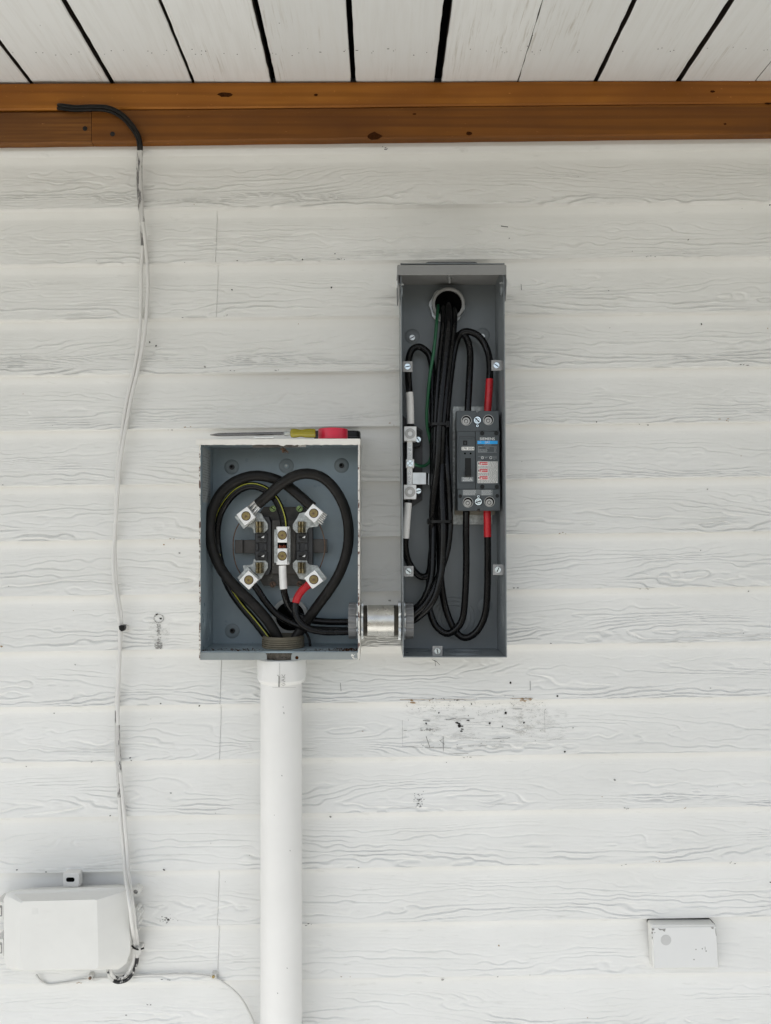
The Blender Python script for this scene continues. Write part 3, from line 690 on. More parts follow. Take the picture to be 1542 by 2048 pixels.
for (uy, ux), strokes in (((1371.5, 5.2), ([(1, .8), (.5, 1), (0, .5), (.5, 0), (1, .2), (1, .5), (.6, .5)],)), ((1363.5, 6.5), ([(0, 0), (.5, 1), (1, 0)], [(.2, .4), (.8, .4)])), ((1354.5, 6.0), ([(0, 0), (0, 1)], [(1, 1), (0, .45), (1, 0)]))):
    for st_ in strokes:
        for (u0, v0), (u1, v1) in zip(st_[:-1], st_[1:]): cylstroke(570.4-7*v0, uy-ux*u0, 570.4-7*v1, uy-ux*u1, .8)
cylstroke(558.2, 1352, 557.8, 1374, 2.6); cylstroke(555, 1350, 558.5, 1354, 1.3); cylstroke(559.5, 1326, 559.5, 1374, .5); cylstroke(545, 1374.5, 592, 1374.5, .5)
for x, y, l_ in ((567.6, 1424, 4), (566, 1413, 2), (563.6, 1550, 2.2), (548, 1629, 2), (580, 1700, 2), (540, 1840, 3), (574, 1935, 2), (555, 1985, 2)): cylstroke(x, y, x+.6, y+l_, 1.5, 42.4, pipe)
pipe.mi = 0; obj('pipe', pipe, [PVC, GREYMARK], t, smooth=40)
obj('ink_marks', mk, GREYMARK, t, smooth=0)
FL_Z = W(0, 1303, .125).z                       # floor of the meter box
th = MB(); za = FL_Z+0.0005; prf = [(za-0.022, 40*kp)]
th.lathe((axis(566.5), -PD, 0), (0, 0, 1), [(za-0.024, 38*kp), (za-0.020, 40*kp), (za-0.012, 41*kp), (za-.003, 40*kp)], 48)
obj('grimy_neck', th, GRIMY, t, smooth=30)
th = MB(); rings_p = []
for i in range(6):
    zz = za-0.003+i*0.0040
    rings_p += [(zz, 42.6*kp-0.0001*i), (zz+0.0022, 42.6*kp-.0001*i), (zz+0.0029, 40.2*kp), (zz+0.0036, 40.2*kp)]
topz = rings_p[-1][0]
rings_p += [(topz+.001, 40*kp), (topz+.0012, 36*kp), (topz-0.03, 35*kp)]
th.lathe((axis(566.5), -PD, 0), (0, 0, 1), rings_p, 48)
obj('threaded_end', th, OLIVE, t, smooth=30)

# ------------------------------------------------------------------ meter box
BB, BF = 0.020, 0.125
t = meter = thing('meter_box', 'open old meter box with chipped white outside and blue grey inside', 'meter box', W(558, 1320, BB))
kf = (D-BF)/D*0.001
xl, xr = W(398, 0, BF).x, W(719.5, 0, BF).x
zb = W(0, 1320, BF).z; ztp = W(0, 884, BF).z
def aabox(mb, x0, x1, y0, y1, z0, z1):
    mb.add([(x0, y0, z0), (x1, y0, z0), (x1, y1, z0), (x0, y1, z0), (x0, y0, z1), (x1, y0, z1), (x1, y1, z1), (x0, y1, z1)],
           [[0, 3, 2, 1], [4, 5, 6, 7], [0, 1, 5, 4], [1, 2, 6, 5], [2, 3, 7, 6], [3, 0, 4, 7]]); return mb
mb = aabox(MB(), xl+.003, xr-.003, -BB, -BB+.004, FL_Z-.001, ztp)
obj('back_panel', mb, METER_IN, t, smooth=0)
for xa, sgn in ((xl, 1), (xr, -1)):
    mb = MB()
    a, b, c = xa, xa+sgn*.0022, xa+sgn*.0034
    aabox(mb, min(a, b), max(a, b), -BF, -.004, zb, ztp)
    mb.mi = 1; aabox(mb, min(b, c), max(b, c), -BF+.001, -BB, FL_Z-.002, ztp-.001)
    mb.mi = 2
    zc = zb
    while zc < ztp-.004:                                   # flaked front edge
        hgt = rnd.uniform(.004, .016); zz = min(zc+hgt, ztp)
        aabox(mb, min(a, c)-(.0002 if sgn > 0 else 0)+rnd.uniform(0, .0006), max(a, c)-rnd.uniform(0, .0012), -BF-.0006-rnd.uniform(0, .0005), -BF-.0001, zc, zz); zc = zz
    obj('side_panel', mb, [METER_OUT, METER_IN, CHIPPED], t, smooth=0)
# floor with dark dirt, front lip with the notch
mb = aabox(MB(), xl+.0036, xr-.0036, -BF+.0012, -BB, FL_Z-.003, FL_Z)
obj('floor_panel', mb, METER_IN, t, smooth=0)
mb = MB(); y0l, y1l = 1305, 1320
lipL = [(400, y1l), (400, y0l)]+[(528, y0l), (532, 1307), (533.5, 1311), (533.8, y1l)]
lipR = [(582, y1l), (582.5, 1311), (584, 1307), (588, y0l-.3), (714.5, y0l-.8), (715, y1l-1)]
for p in (lipL, lipR): mb.prism(p, BF-.0018, BF)
mb.mi = 1; mb.cyl(593.7, 1315.5, 3.4, BF-.001, BF+.0004, 16)
mb.mi = 2
for i in range(10):
    q = rnd.uniform(703, 713); r_ = rnd.uniform(.6, 2.2); mb.cyl(q, rnd.uniform(1309, 1318), r_, BF-.001, BF+.0003, 6)
obj('front_lip', mb, [LIPGREY, KNOT, METER_OUT], t, bevel=.0006)
dirt = MB()
for i in range(240):
    x = rnd.choice((rnd.uniform(402, 520), rnd.uniform(610, 714), rnd.gauss(695, 12))); dd = rnd.uniform(.09, BF-.003)
    p = Vector((min(max(W(x, 0, .1).x, xl+.006), xr-.006), -dd, FL_Z+.0002)); s = rnd.uniform(.0006, .0022)
    h_ = rnd.uniform(.3, 1.3)*s
    dirt.add([p+Vector((s, 0, 0)), p+Vector((-.5*s, .8*s, 0)), p+Vector((-.5*s, -.8*s, 0)), p+Vector((0, 0, h_))], [[0, 1, 3], [1, 2, 3], [2, 0, 3]])
dd_ = obj('floor_dirt', dirt, KNOT, t, smooth=0); dd_['kind'] = 'stuff'
mb = MB(); xs_h = [391+i*(720.5-391)/60 for i in range(61)]
fl = [(x, 889+rnd.choice((0, 0, 0.3, .9, 1.5))*rnd.random()+(1.8 if 545 < x < 600 and rnd.random() < .5 else 0)) for x in xs_h]
mb.prism([(391.5, 880.5), (393, 879), (718, 877.5), (720.5, 880)]+fl[::-1], BF, BF+.004)
topz_h = W(0, 878.5, BF+.004).z
aabox(mb, W(391.5, 0, BF+.004).x, W(720.5, 0, BF+.004).x, -BF, -.004, topz_h-.0035, topz_h+.0016)
mb.mi = 1; aabox(mb, xl+.003, xr-.003, -BF+.0005, -BB, topz_h-.0050, topz_h-.0037)
obj('rain_hood', mb, [METER_OUT, METER_IN], t, smooth=0)
mb = MB().box(505, 889, 600, 895, BF-.003, BF-.0015); mb.mi = 1; mb.box(596, 889, 612, 894, BF-.0014, BF-.0004)
obj('hood_tab', mb, [PHENOL, GREYMARK], t)
mb = MB(); c = W(566, 901, .10)
mb.rod(c+Vector((0, 0, .012)), c-Vector((0, 0, .004)), .0022); mb.rod(c+Vector((0, 0, .004)), c+Vector((0, 0, .001)), .0055)
for q in range(5): mb.rod(c+Vector((0, 0, .003)), c+Vector((rnd.uniform(-.012, .012), -.004, rnd.uniform(-.007, .002))), .0008, 6)
obj('latch_screw', mb, RUSTSCREW, t)
# label on the left inner wall, seen edge-on
xw = xl+.0034
lab = MB()
def wallquad(mb, dA, dB, pyA, pyB, off):
    zA, zB = W(0, pyA, .122).z, W(0, pyB, .122).z
    mb.add([(xw+off, -dA, zA), (xw+off, -dB, zA), (xw+off, -dB, zB), (xw+off, -dA, zB)], [[0, 1, 2, 3]])
wallquad(lab, .045, .114, 893, 1003, .0004); lab.mi = 1
for i in range(19):
    y = 899+i*5.3
    x = .110
    while x > .052:
        l_ = rnd.uniform(.004, .012)
        if rnd.random() < .85 and not (i < 6 and rnd.random() < .45): wallquad(lab, x, max(x-l_, .050), y, y+1.3, .0007)
        x -= l_+.0022
obj('printed_label', lab, [M('aged_label', (0.34, 0.36, 0.36), 0.6, var=.06), M('faded_ink', (0.16, 0.17, 0.17), 0.7)], t, smooth=0)
# mounting dimples and screws on the back
def dimple(mb, cx, cy, r, d):
    c = W(cx, cy, d); k = (D-d)/D*0.001; n = 28; rr = [(r, 0.0002), (r*.92, .0011), (r*.6, .0014), (r*.2, .0014)]
    mb.loops([[Vector((c.x+q*k*math.cos(2*math.pi*j/n), c.y-h_, c.z+q*k*math.sin(2*math.pi*j/n))) for j in range(n)] for q, h_ in rr])
DIMPM = M('dimple_enamel', (0.20, 0.235, 0.25), 0.42, var=.1)
for cx, cy, m_ in ((463.5, 934, DARKSCREW), (573, 932, METER_IN), (683, 931, DARKSCREW), (464.5, 1262, DARKSCREW)):
    mb = MB(); dimple(mb, cx, cy, 15, BB); obj('dimple', mb, DIMPM, t)
    s = MB(); s.cyl(cx, cy, 5.2, BB+.0012, BB+.0045, 20); s.mi = 1; s.cyl(cx-.8, cy-.8, 2.6, BB+.0044, BB+.0052, 10)
    obj('screw', s, [m_, BLACKISH if m_ is DARKSCREW else GALV], t.children[-1], bevel=.0005)
mb = MB(); mb.ring(580, 1233, 29, 37, BB, BB+.007); obj('hub_ring', mb, GASKET, t, bevel=.001)
mb = MB(); mb.cyl(580, 1233, 29, BB+.0002, BB+.0012, 32); obj('hub_hole', mb, BLACKISH, t)
mb = MB()
for r_ in (.030, .024, .018): mb.torus((xl+.0034, -.07, W(0, 1250, .07).z), (1, 0, 0), r_, .0006, 40, 6)
obj('knockout_ring', mb, METER_IN, t)

# ------------------------------------------------------------------ meter socket
t = sock = thing('meter_socket', 'meter socket block with four corner lugs inside the meter box', 'socket', W(564, 1095, .03))
z5 = lambda pts: [Z5(x, y) for x, y in pts]
mb = MB().prism(z5([(560, 215), (1080, 215), (1150, 340), (1150, 1110), (1085, 1230), (560, 1230), (480, 1110), (480, 340)]), BB+.001, .038)
obj('mounting_base', mb, PHENOL, t, bevel=.001)
mb = MB().box(*Z5(665, 385), *Z5(975, 1075), .038, .052); obj('centre_block', mb, PHENOL, t, bevel=.001)
for x0, x1, m_ in ((450, 655, PHENOL_DK), (978, 1190, PHENOL_DK)):
    mb = MB().prism(z5([(x0, 420), (x0+70, 340), (x1-30, 340), (x1, 420), (x1, 1010), (x1-30, 1090), (x0+70, 1090), (x0, 1010)]), .038, .058)
    mb.box(*Z5(x0+5, 555), *Z5(x0+150, 672), .058, .066); mb.box(*Z5(x0+5, 790), *Z5(x0+150, 905), .058, .066)
    mb.box(*Z5(x0+12, 690), *Z5(x0+40, 775), .058, .064); mb.box(*Z5(x0+110, 690), *Z5(x0+150, 775), .058, .064)
    o = obj('insulator', mb, m_, t, bevel=.0008)
    for y in (605, 850):
        s = MB().cyl(*Z5(x0+82, y), 8, .066, .0685, 24); s.mi = 1
        cx, cy = Z5(x0+82, y); s.box(cx-7, cy-1, cx+7, cy+1, .0684, .0688)
        s.mi = 2; s.prism([(cx-1, cy+1), (cx+6, cy-3), (cx+5, cy+2)], .0684, .0689)
        obj('screw', s, [DARKSCREW, BLACKISH, STRAND], o, bevel=.0005)
for x0, y0, x1, y1, xb0, xb1 in ((190, 640, 460, 815, 190, 292), (1175, 630, 1378, 808, 1340, 1378)):
    mb = MB().box(*Z5(x0, y0), *Z5(x1, y1), .040, .0425); mb.box(*Z5(xb0, y0+1), *Z5(xb1, y1-1), .0426, .050)
    obj('bracket_strap', mb, STRAP, t, bevel=.0006)
for arc in (((262, 1075), (205, 960), (172, 800), (172, 640), (200, 520), (245, 430)), ((1262, 412), (1310, 520), (1343, 660), (1343, 800), (1310, 930), (1262, 1045))):
    obj('ring_spring', MB().tube(catmull([W(*Z5(x, y), .055) for x, y in arc], 8), .0011, 8), RUSTSCREW, t)
for x, y, m_ in ((678, 240, GREENSCREW), (1022, 240, GREENSCREW), (678, 1215, RUSTSCREW), (1025, 1210, RUSTSCREW)):
    cx, cy = Z5(x, y); s = MB().cyl(cx, cy, 6.2, .038, .0415, 20); s.mi = 1; a = rnd.uniform(0, 3.1)
    s.prism([(cx+5*math.cos(a+q), cy+5*math.sin(a+q)) for q in (-.2, .2, math.pi-.2, math.pi+.2)], .0413, .0418)
    s.ring(cx, cy, 3.9, 4.6, .0413, .0418, 20)
    obj('base_screw', s, [m_, DARKMARK], t, bevel=.0005)
# corner lugs
def corner(cx, cy, ang, plate, jx, jy, ends):
    pl = MB().prism(z5(plate), .060, .0635)
    po = obj('lug_plate', pl, GALV, t, bevel=.0004)
    mb = MB(); c = W(cx, cy, .088); ux = Vector((math.cos(ang), 0, math.sin(ang))); uz = Vector((-math.sin(ang), 0, math.cos(ang)))
    h = 0.0128; mb.obox((c.x, -.0765, c.z), ux, uz, h, h*1.02, .0128)
    b = obj('lug_block', mb, ALU, po, bevel=.0007)
    s = MB(); s.ring(cx, cy, 8.0, 9.4, .086, .0897, 30); s.mi = 1; s.ring(cx, cy, 4.6, 7.9, .086, .0906, 30); s.cyl(cx, cy, 4.7, .086, .0899, 24); s.mi = 2; s.cyl(cx-.5, cy+.5, 2.6, .0898, .0903, 6)
    obj('set_screw', s, [KNOT, BRASS, RUSTSCREW], po, bevel=.0003)
    cr = (D-.088)/D
    bk = MB()                                              # galvanised saddle behind the block
    bk.obox((c.x-ends[0]*.004, -.070, c.z-ends[1]*.004), ux, uz, h*1.12, h*1.12, .0055); obj('saddle', bk, GALV, po, bevel=.0005)
    jb = MB()
    for sx in (-1, 1):
        for sy in (-1, 1):
            X, Y = Z5(jx+sx*30, jy+sy*37)
            c2 = W(X, Y, .080)
            rings = []
            for i in range(7):
                a = math.pi*i/6; rings.append((a,))
            n = 8; R_ = 0.0046; hz = 0.0050
            for e in (0,):
                prof_ = [Vector((c2.x+sx*(R_*math.cos(a)-R_*.3), -.064-.020*math.sin(a)**.8 if 0 < a < math.pi else -.064, 0)) for a in [math.pi*i/n for i in range(n+1)]]
                jb.loops([[Vector((p.x, p.y, c2.z-hz)) for p in prof_], [Vector((p.x, p.y, c2.z+hz)) for p in prof_]])
    obj('jaw', jb, JAW, po, bevel=.0004, smooth=50)
MX, MY = 775, 720
plUL = [(290, 470), (330, 320), (470, 285), (530, 300), (560, 355), (615, 440), (615, 500), (565, 552), (435, 552), (425, 500), (400, 480)]
flip = lambda pts, fx, fy: [((2*MX-x) if fx else x, (2*MY-y) if fy else y) for x, y in pts]
corner(492, 1032, R(37), plUL, 495, 475, (1, 1))
corner(627.5, 1026.5, R(-40), flip(plUL, 1, 0), 1042, 475, (-1, 1))
corner(497.5, 1160, R(-43), flip(plUL, 0, 1), 497, 1000, (1, -1))
corner(627.5, 1159, R(37), flip(plUL, 1, 1), 1042, 1000, (-1, -1))
mb = MB().box(*Z5(695, 505), *Z5(905, 938), .052, .060)
cl = obj('neutral_plate', mb, GALV, t, bevel=.0006)
for y0, y1, yc, m_ in ((470, 675, 580, ALU), (752, 960, 848, ALU)):
    b = MB().box(*Z5(738, y0), *Z5(862, y1), .060, .089); b.box(*Z5(724, y0+(0 if y0 < 600 else 170)), *Z5(886, y1-(170 if y0 < 600 else 0)), .060, .078)
    obj('lug_block', b, m_, cl, bevel=.0007)
    cx, cy = Z5(799, yc); s = MB(); s.ring(cx, cy, 4.6, 7.9, .087, .0906, 30); s.cyl(cx, cy, 4.7, .087, .0897, 24); s.mi = 1; s.cyl(cx, cy+.5, 2.6, .0896, .0901, 6); s.mi = 2; s.ring(cx, cy, 8.0, 9.4, .087, .0895, 30)
    obj('set_screw', s, [BRASS, RUSTSCREW, KNOT], cl, bevel=.0003)
mb = MB()
for q in range(5): mb.rod(W(*Z5(765+q*19, 708+6*(q % 3)), .072), W(*Z5(763+q*20, 748), .070+.003*(q % 2)), .0008, 6)
mb.mi = 1; mb.box(*Z5(740, 676), *Z5(860, 750), .060, .0606)
obj('bare_strand', mb, [COPPER, BLACKISH], cl)

# ------------------------------------------------------------------ cables
def nearest(path, p):
    return min(range(len(path)), key=lambda i: (path[i]-p).length)
def cable(name, label, pts, r, mat, group, tapes=(), extra=None, cat='cable'):
    path = catmull([W(x, y, d) for x, y, d in pts], 9)
    root = thing(name, label, cat, path[len(path)//2], group)
    wob = [r*(1+0.012*math.sin(i*1.7)) for i in range(len(path))]
    obj('insulation', MB().tube(path, wob, 16), mat, root, smooth=60)
    for nm, m_, pa, pb in tapes:
        a, b = sorted((nearest(path, W(*pa)), nearest(path, W(*pb))))
        sub = catmull(path[a:b+1], 3) if b-a > 2 else path[a:b+1]
        rr = [r*1.055+(0.00035 if i % 3 == 0 else 0.0)+0.0002*rnd.random() for i in range(len(sub))]
        obj(nm, MB().tube(sub, rr, 16), m_, root, smooth=60)
    if extra: extra(root, path)
    return root
def strip(path, i0, i1, side, r, mat, root, w=0.0011):
    """a narrow coloured stripe that runs along a cable"""
    sub = path[i0:i1]; vs = []
    for i, p in enumerate(sub):
        t_ = (sub[min(i+1, len(sub)-1)]-sub[max(i-1, 0)]).normalized()
        out = Vector((0, -1, 0)); out = (out-t_*out.dot(t_)).normalized(); s = t_.cross(out)
        a0 = side
        for da in (-w/r, w/r): vs.append(p+(out*math.cos(a0+da)+s*math.sin(a0+da))*(r+0.0003))
    obj('stripe', MB().add(vs, [[2*i, 2*i+1, 2*i+3, 2*i+2] for i in range(len(sub)-1)]), mat, root, smooth=60)
def pz(Z, lst): return [(*Z(x, y), d) for x, y, d in lst]
SERV = 'thick service cables in the meter box'; LOAD = 'load cables through the nipple'; OUT = 'cables leaving through the rear hub'
rs = 0.0100
def strands(pa, pb, n, spread):
    def f(root, path):
        mb = MB(); a, b = W(*pa), W(*pb); dirn = (b-a).normalized(); u = dirn.cross(Vector((0, 1, 0))).normalized()
        for q in range(n):
            o0 = u*((q/(n-1)-.5)*spread)+Vector((0, -.003*math.sin(q*2.1), 0)); mb.rod(a+o0, b+o0*1.15+Vector((0, 0, rnd.uniform(-.001, .001))), .0011, 6)
        obj('bare_strand', mb, STRAND, root)
    return f
ur_out = ((652, 1033, .078), (628, 1022, .078))
def fA(root, path):
    mb = MB()
    for q in range(6):
        x, y = 639+q*1.9, 1045-q*3.6
        mb.tube(catmull([W(x-6, y-6, .078), W(x+2, y+1, .080-.002*(q % 2)), W(x+5.5, y+3+rnd.uniform(-1, 1), .078)], 5), .0013, 6)
    obj('bare_strand', mb, STRAND, root)
cable('service_cable', 'thick black cable looping up the left side to the upper right lug', pz(Z1, [(1010, 715, .078), (975, 690, .078), (880, 605, .076), (770, 520, .072), (640, 468, .070), (500, 460, .070), (350, 515, .070), (240, 620, .072), (178, 760, .074), (162, 900, .076), (180, 1040, .078), (228, 1170, .080), (300, 1285, .082), (400, 1395, .082), (520, 1510, .080), (640, 1650, .076), (720, 1790, .072), (740, 1880, .068), (740, 1980, .066)]),
      rs, RUBBER_OLD, SERV, extra=fA)
cable('service_cable', 'thick black cable looping right, with bare strands at the upper left lug', pz(Z1, [(556, 690, .084), (590, 662, .086), (650, 610, .090), (740, 530, .098), (850, 462, .100), (960, 440, .098), (1080, 470, .092), (1180, 560, .086), (1255, 690, .082), (1293, 830, .080), (1300, 970, .078), (1278, 1110, .076), (1220, 1265, .074), (1140, 1395, .072), (1040, 1530, .068), (945, 1665, .064), (870, 1780, .064), (830, 1880, .064), (815, 1980, .064)]),
      rs, RUBBER_OLD, SERV, extra=strands((517, 1006, .084), (497, 1026, .077), 9, .016))
def fC(root, path):
    n = len(path); strip(path, 3, int(n*.50), 0.55, .0076, YSTRIPE, root); strip(path, int(n*.60), n-12, -0.5, .0076, YSTRIPE, root)
cable('service_cable', 'black neutral cable with yellow stripe looping to the top centre lug', pz(Z1, [(765, 915, .074), (772, 870, .074), (755, 770, .074), (705, 655, .074), (625, 575, .072), (520, 540, .068), (420, 562, .064), (325, 640, .060), (250, 760, .056), (222, 880, .054), (222, 1000, .052), (240, 1130, .052), (275, 1260, .054), (330, 1390, .056), (420, 1520, .060), (530, 1650, .064), (630, 1780, .066), (672, 1850, .066), (690, 1980, .066)]),
      .0076, RUBBER, SERV, extra=fC)
rl = .0066
NB = [(690, .079), (760, .076), (835, .074)]
def join(a, mid, b): return list(a)+list(mid)+list(b)
# supply cables: lower lugs -> nipple -> up the disconnect -> top of breaker / bar
cable('load_cable', 'black cable from the lower left lug through the nipple to the breaker top', join(
      pz(Z1, [(515, 1345, .074), (545, 1378, .074), (620, 1490, .070), (705, 1585, .066), (800, 1645, .066), (900, 1690, .070), (1010, 1715, .074), (1150, 1722, .074), (1300, 1724, .074)]),
      [(720, 1259, .072), (765, 1255, .072), (805, 1248, .074)], [(828, 1240, .082), (850, 1222, .092), (868, 1197, .096), (878, 1165, .096), (884, 1128, .094), (886, 1060, .092), (884, 1000, .088), (883, 930, .082), (885, 860, .070), (889, 790, .052), (897, 730, .044), (905, 692, .042), (916, 671, .044), (928, 671, .048), (937, 686, .052), (940.5, 713, .056), (939, 753, .062), (936, 810, .066), (935, 835, .066)]),
      rl, RUBBER, LOAD)
cable('load_cable', 'neutral cable with white tape from the centre lug to the top of the neutral bar', join(
      pz(Z1, [(758, 1165, .076), (758, 1200, .076), (762, 1300, .078), (768, 1385, .080), (782, 1450, .078), (808, 1520, .072), (860, 1585, .066), (950, 1630, .062), (1100, 1652, .060), (1300, 1655, .060)]),
      [(720, 1243, .058), (765, 1235, .058), (805, 1229, .062)], [(828, 1219, .074), (846, 1201, .080), (858, 1175, .082), (864, 1145, .080), (866, 1100, .076), (867, 1000, .066), (866, 900, .060), (865, 800, .054), (865, 745, .050), (860, 714, .048), (850, 700, .048), (837, 693.5, .048), (824, 700, .050), (817.5, 718, .054), (816.5, 745, .060), (818, 778, .066), (820, 802, .068), (821, 848, .066), (821, 862, .064)]),
      rl, RUBBER, LOAD, tapes=[('white_tape', WHITETAPE, (*Z1(758, 1195), .076), (*Z1(768, 1382), .080)), ('white_tape', WHITETAPE, (818.5, 787, .067), (821, 847, .066))])
cable('load_cable', 'cable with red tape from the lower right lug to the breaker top', join(
      pz(Z1, [(1000, 1320, .080), (970, 1350, .082), (915, 1400, .088), (878, 1460, .092), (862, 1530, .094), (872, 1600, .096), (910, 1665, .098), (980, 1712, .098), (1080, 1735, .094), (1180, 1738, .090), (1300, 1734, .088)]),
      [(720, 1258, .086), (765, 1254, .088), (805, 1245, .090)], [(828, 1229, .090), (852, 1206, .092), (869, 1175, .090), (880, 1145, .086), (893, 1105, .082), (899, 1060, .080), (898, 1000, .078), (894, 930, .078), (892, 860, .066), (897, 790, .054), (904, 730, .046), (911, 690, .044), (921, 668, .048), (936, 663, .052), (957, 672, .056), (971, 692, .058), (978.5, 718, .062), (979.4, 753, .066), (976, 810, .068), (975, 835, .068)]),
      rl, RUBBER, LOAD, tapes=[('red_tape', REDTAPE, (*Z1(985, 1335), .081), (*Z1(866, 1495), .093)), ('red_tape', REDTAPE, (979.3, 761, .066), (975.5, 826, .068))])
# cables from the rear hub down to the bottom of breaker / bar
cable('hub_cable', 'black cable from the rear hub looping at the bottom to the left breaker pole', [(884, 604, -.02), (885, 606, .010), (887, 618, .044), (887, 650, .064), (880, 720, .076), (874, 800, .080), (871, 860, .080), (870, 930, .080), (869, 1000, .076), (867, 1060, .066), (862, 1120, .054), (858, 1170, .046), (857, 1205, .046), (862, 1230, .048), (873, 1253, .050), (893, 1267, .054), (912, 1258, .058), (925, 1237, .060), (930, 1196, .062), (932.5, 1128, .062), (932, 1060, .064), (933, 1010, .064)],
      rl, RUBBER, OUT)
cable('hub_cable', 'red taped cable from the rear hub, looping up to the right breaker pole', [(907, 606, -.02), (907, 608, .010), (908, 622, .044), (907, 655, .062), (899, 720, .074), (890, 800, .084), (885, 860, .086), (882, 930, .082), (880, 1000, .076), (880, 1060, .066), (880, 1120, .056), (882, 1160, .048), (886, 1192, .046), (893, 1222, .046), (904, 1250, .048), (918, 1270, .050), (935, 1275, .054), (955, 1261, .058), (969, 1233, .062), (974, 1196, .064), (975.5, 1128, .066), (975, 1060, .068), (974, 1010, .068)],
      rl, RUBBER, OUT, tapes=[('red_tape', REDTAPE, (973.5, 1014, .068), (975, 1077, .068))])
cable('hub_cable', 'neutral cable with white tape from the rear hub to the bottom of the neutral bar', [(896, 598, -.02), (896, 600, .010), (897, 614, .052), (897, 650, .078), (890, 720, .088), (882, 800, .092), (878, 850, .092), (874, 930, .090), (866, 1000, .084), (864, 1060, .070), (864, 1110, .058), (858, 1146, .050), (845, 1154, .050), (830, 1144, .052), (816, 1121, .056), (810.5, 1096, .060), (811, 1076, .064), (814, 1035, .068), (817, 1000, .066), (819, 984, .064)],
      rl, RUBBER, OUT, tapes=[('white_tape', WHITETAPE, (816.3, 1008, .066), (811, 1075, .064))])
cable('ground_wire', 'thin green ground wire from the rear hub to the middle of the neutral bar', [(876, 602, -.02), (876, 604, .010), (875.5, 618, .050), (873.5, 642, .072), (871, 672, .080), (866, 713, .082), (859.5, 753, .080), (855, 802, .074), (853.5, 830, .070), (855, 857, .064), (860, 878, .058), (863, 900, .054), (860, 921, .054), (851, 930.5, .056), (840, 932, .060), (830, 929, .064), (822, 927, .064)], .0031, GREENW, None)
cable('control_wire', 'thin black wire behind the pipe threads in the meter box', pz(Z1, [(905, 1690, .050), (950, 1740, .052), (978, 1800, .054), (985, 1870, .060), (984, 1900, .070), (984, 1925, .072)]), .0024, RUBBER, None, cat='wire')

# zip ties
def ziptie(y, x0, x1, d0, d1, label, head):
    cx = (x0+x1)/2; mb = MB(); n = 40; rings = []
    A, B = W(x0, y, d1), W(x1, y, d1); hx = (B.x-A.x)/2; c = (A+B)/2; hy = (d1-d0)/2
    for i in range(n+1):
        a = 2*math.pi*i/n; ca, sa = math.cos(a), math.sin(a)
        e = 0.55; X = hx*math.copysign(abs(ca)**e, ca); Y = hy*math.copysign(abs(sa)**e, sa)
        rings.append([Vector((c.x+X*s, -(d0+d1)/2-Y*s, c.z+z)) for s, z in ((1, -.0024), (1.035, -.0024), (1.035, .0024), (1, .0024))])
    mb.loops(rings, caps=False)
    t = thing('zip_tie', label, 'cable tie', c, 'black zip ties round the cable bundle')
    obj('strap', mb, BLACKPL, t)
    obj('head', MB().box(head[0]-4, y-6, head[0]+3, y+6, head[1]-.006, head[1]), BLACKPL, t, bevel=.0008)
    return t
ziptie(847.5, 859, 901, .046, .1005, 'upper black zip tie on the bundle beside the breaker top', (896, .098))
ziptie(1043, 857, 907, .048, .1015, 'lower black zip tie on the bundle under the breaker', (859, .080))

# ------------------------------------------------------------------ disconnect enclosure
t = disc = thing('disconnect_box', 'tall open grey steel disconnect enclosure with hood, right of the meter box', 'enclosure', W(908, 1315, BB))
TL, TR, BL, BR = W(801, 556, BF), W(1009, 556, BF), W(806, 1315, BF), W(1014, 1315, BF)
ex = (TR-TL).normalized(); 
top_z = W(0, 526, BF).z
def quadprism(mb, a, b, c, e, d0, d1):
    """a,b,c,e front corners as Vectors (x, z used)"""
    mb.loops([[Vector((p.x, -d0, p.z)) for p in (a, b, c, e)], [Vector((p.x, -d1, p.z)) for p in (a, b, c, e)]]); return mb
lean = (BL.x-TL.x)/(BL.z-TL.z)
TLt = Vector((TL.x+lean*(top_z-TL.z), 0, top_z)); TRt = Vector((TR.x+lean*(top_z-TR.z), 0, top_z))
th_ = .0016; dx = Vector((th_, 0, 0)); dz_ = Vector((0, 0, th_))
o = obj('back_panel', quadprism(MB(), BL+dx, BR-dx, TRt-dx, TLt+dx, .013, BB), DISC, t, smooth=0)
obj('side_panel', quadprism(MB(), BL, BL+dx, TLt+dx, TLt, .013, BF), DISC, t, smooth=0)
obj('side_panel', quadprism(MB(), BR-dx, BR, TRt, TRt-dx, .013, BF), DISC, t, smooth=0)
mb = quadprism(MB(), BL+dx, BR-dx, BR-dx+dz_, BL+dx+dz_, BB, BF-.0006); obj('floor_panel', mb, DISC, t, smooth=0)
mb = quadprism(MB(), TLt+dx-dz_, TRt-dx-dz_, TRt-dx, TLt+dx, BB, BF-.001); obj('top_panel', mb, DISC, t, smooth=0)
mb = MB().prism([(795.5, 550), (794, 546), (794.3, 532), (797, 530), (1009, 528.5), (1012.5, 531), (1013, 549.5)], BF+.004, BF+.0056)
zt_ = W(0, 529, BF+.005).z
aabox(mb, W(795, 0, BF+.005).x, W(1012.5, 0, BF+.005).x, -BF-.004, -.012, zt_-.0016, zt_)
o = obj('hood', mb, DISC_EDGE, t, bevel=.0008)
for xa, xb in ((795.2, 797.0), (1010.8, 1012.6)):
    fl_ = MB(); a = W(xa, 0, BF+.004).x; b = W(xb, 0, BF+.004).x
    pr_ = [(-.050, zt_-.002), (-BF-.004, zt_-.002), (-BF-.004, W(0, 588, BF).z), (-BF+.004, W(0, 600, BF).z), (-.09, W(0, 600, BF).z), (-.050, W(0, 570, BF).z)]
    fl_.loops([[Vector((a, y, z)) for y, z in pr_], [Vector((b, y, z)) for y, z in pr_]])
    obj('hood_flange', fl_, DISC_DK, t, smooth=0)
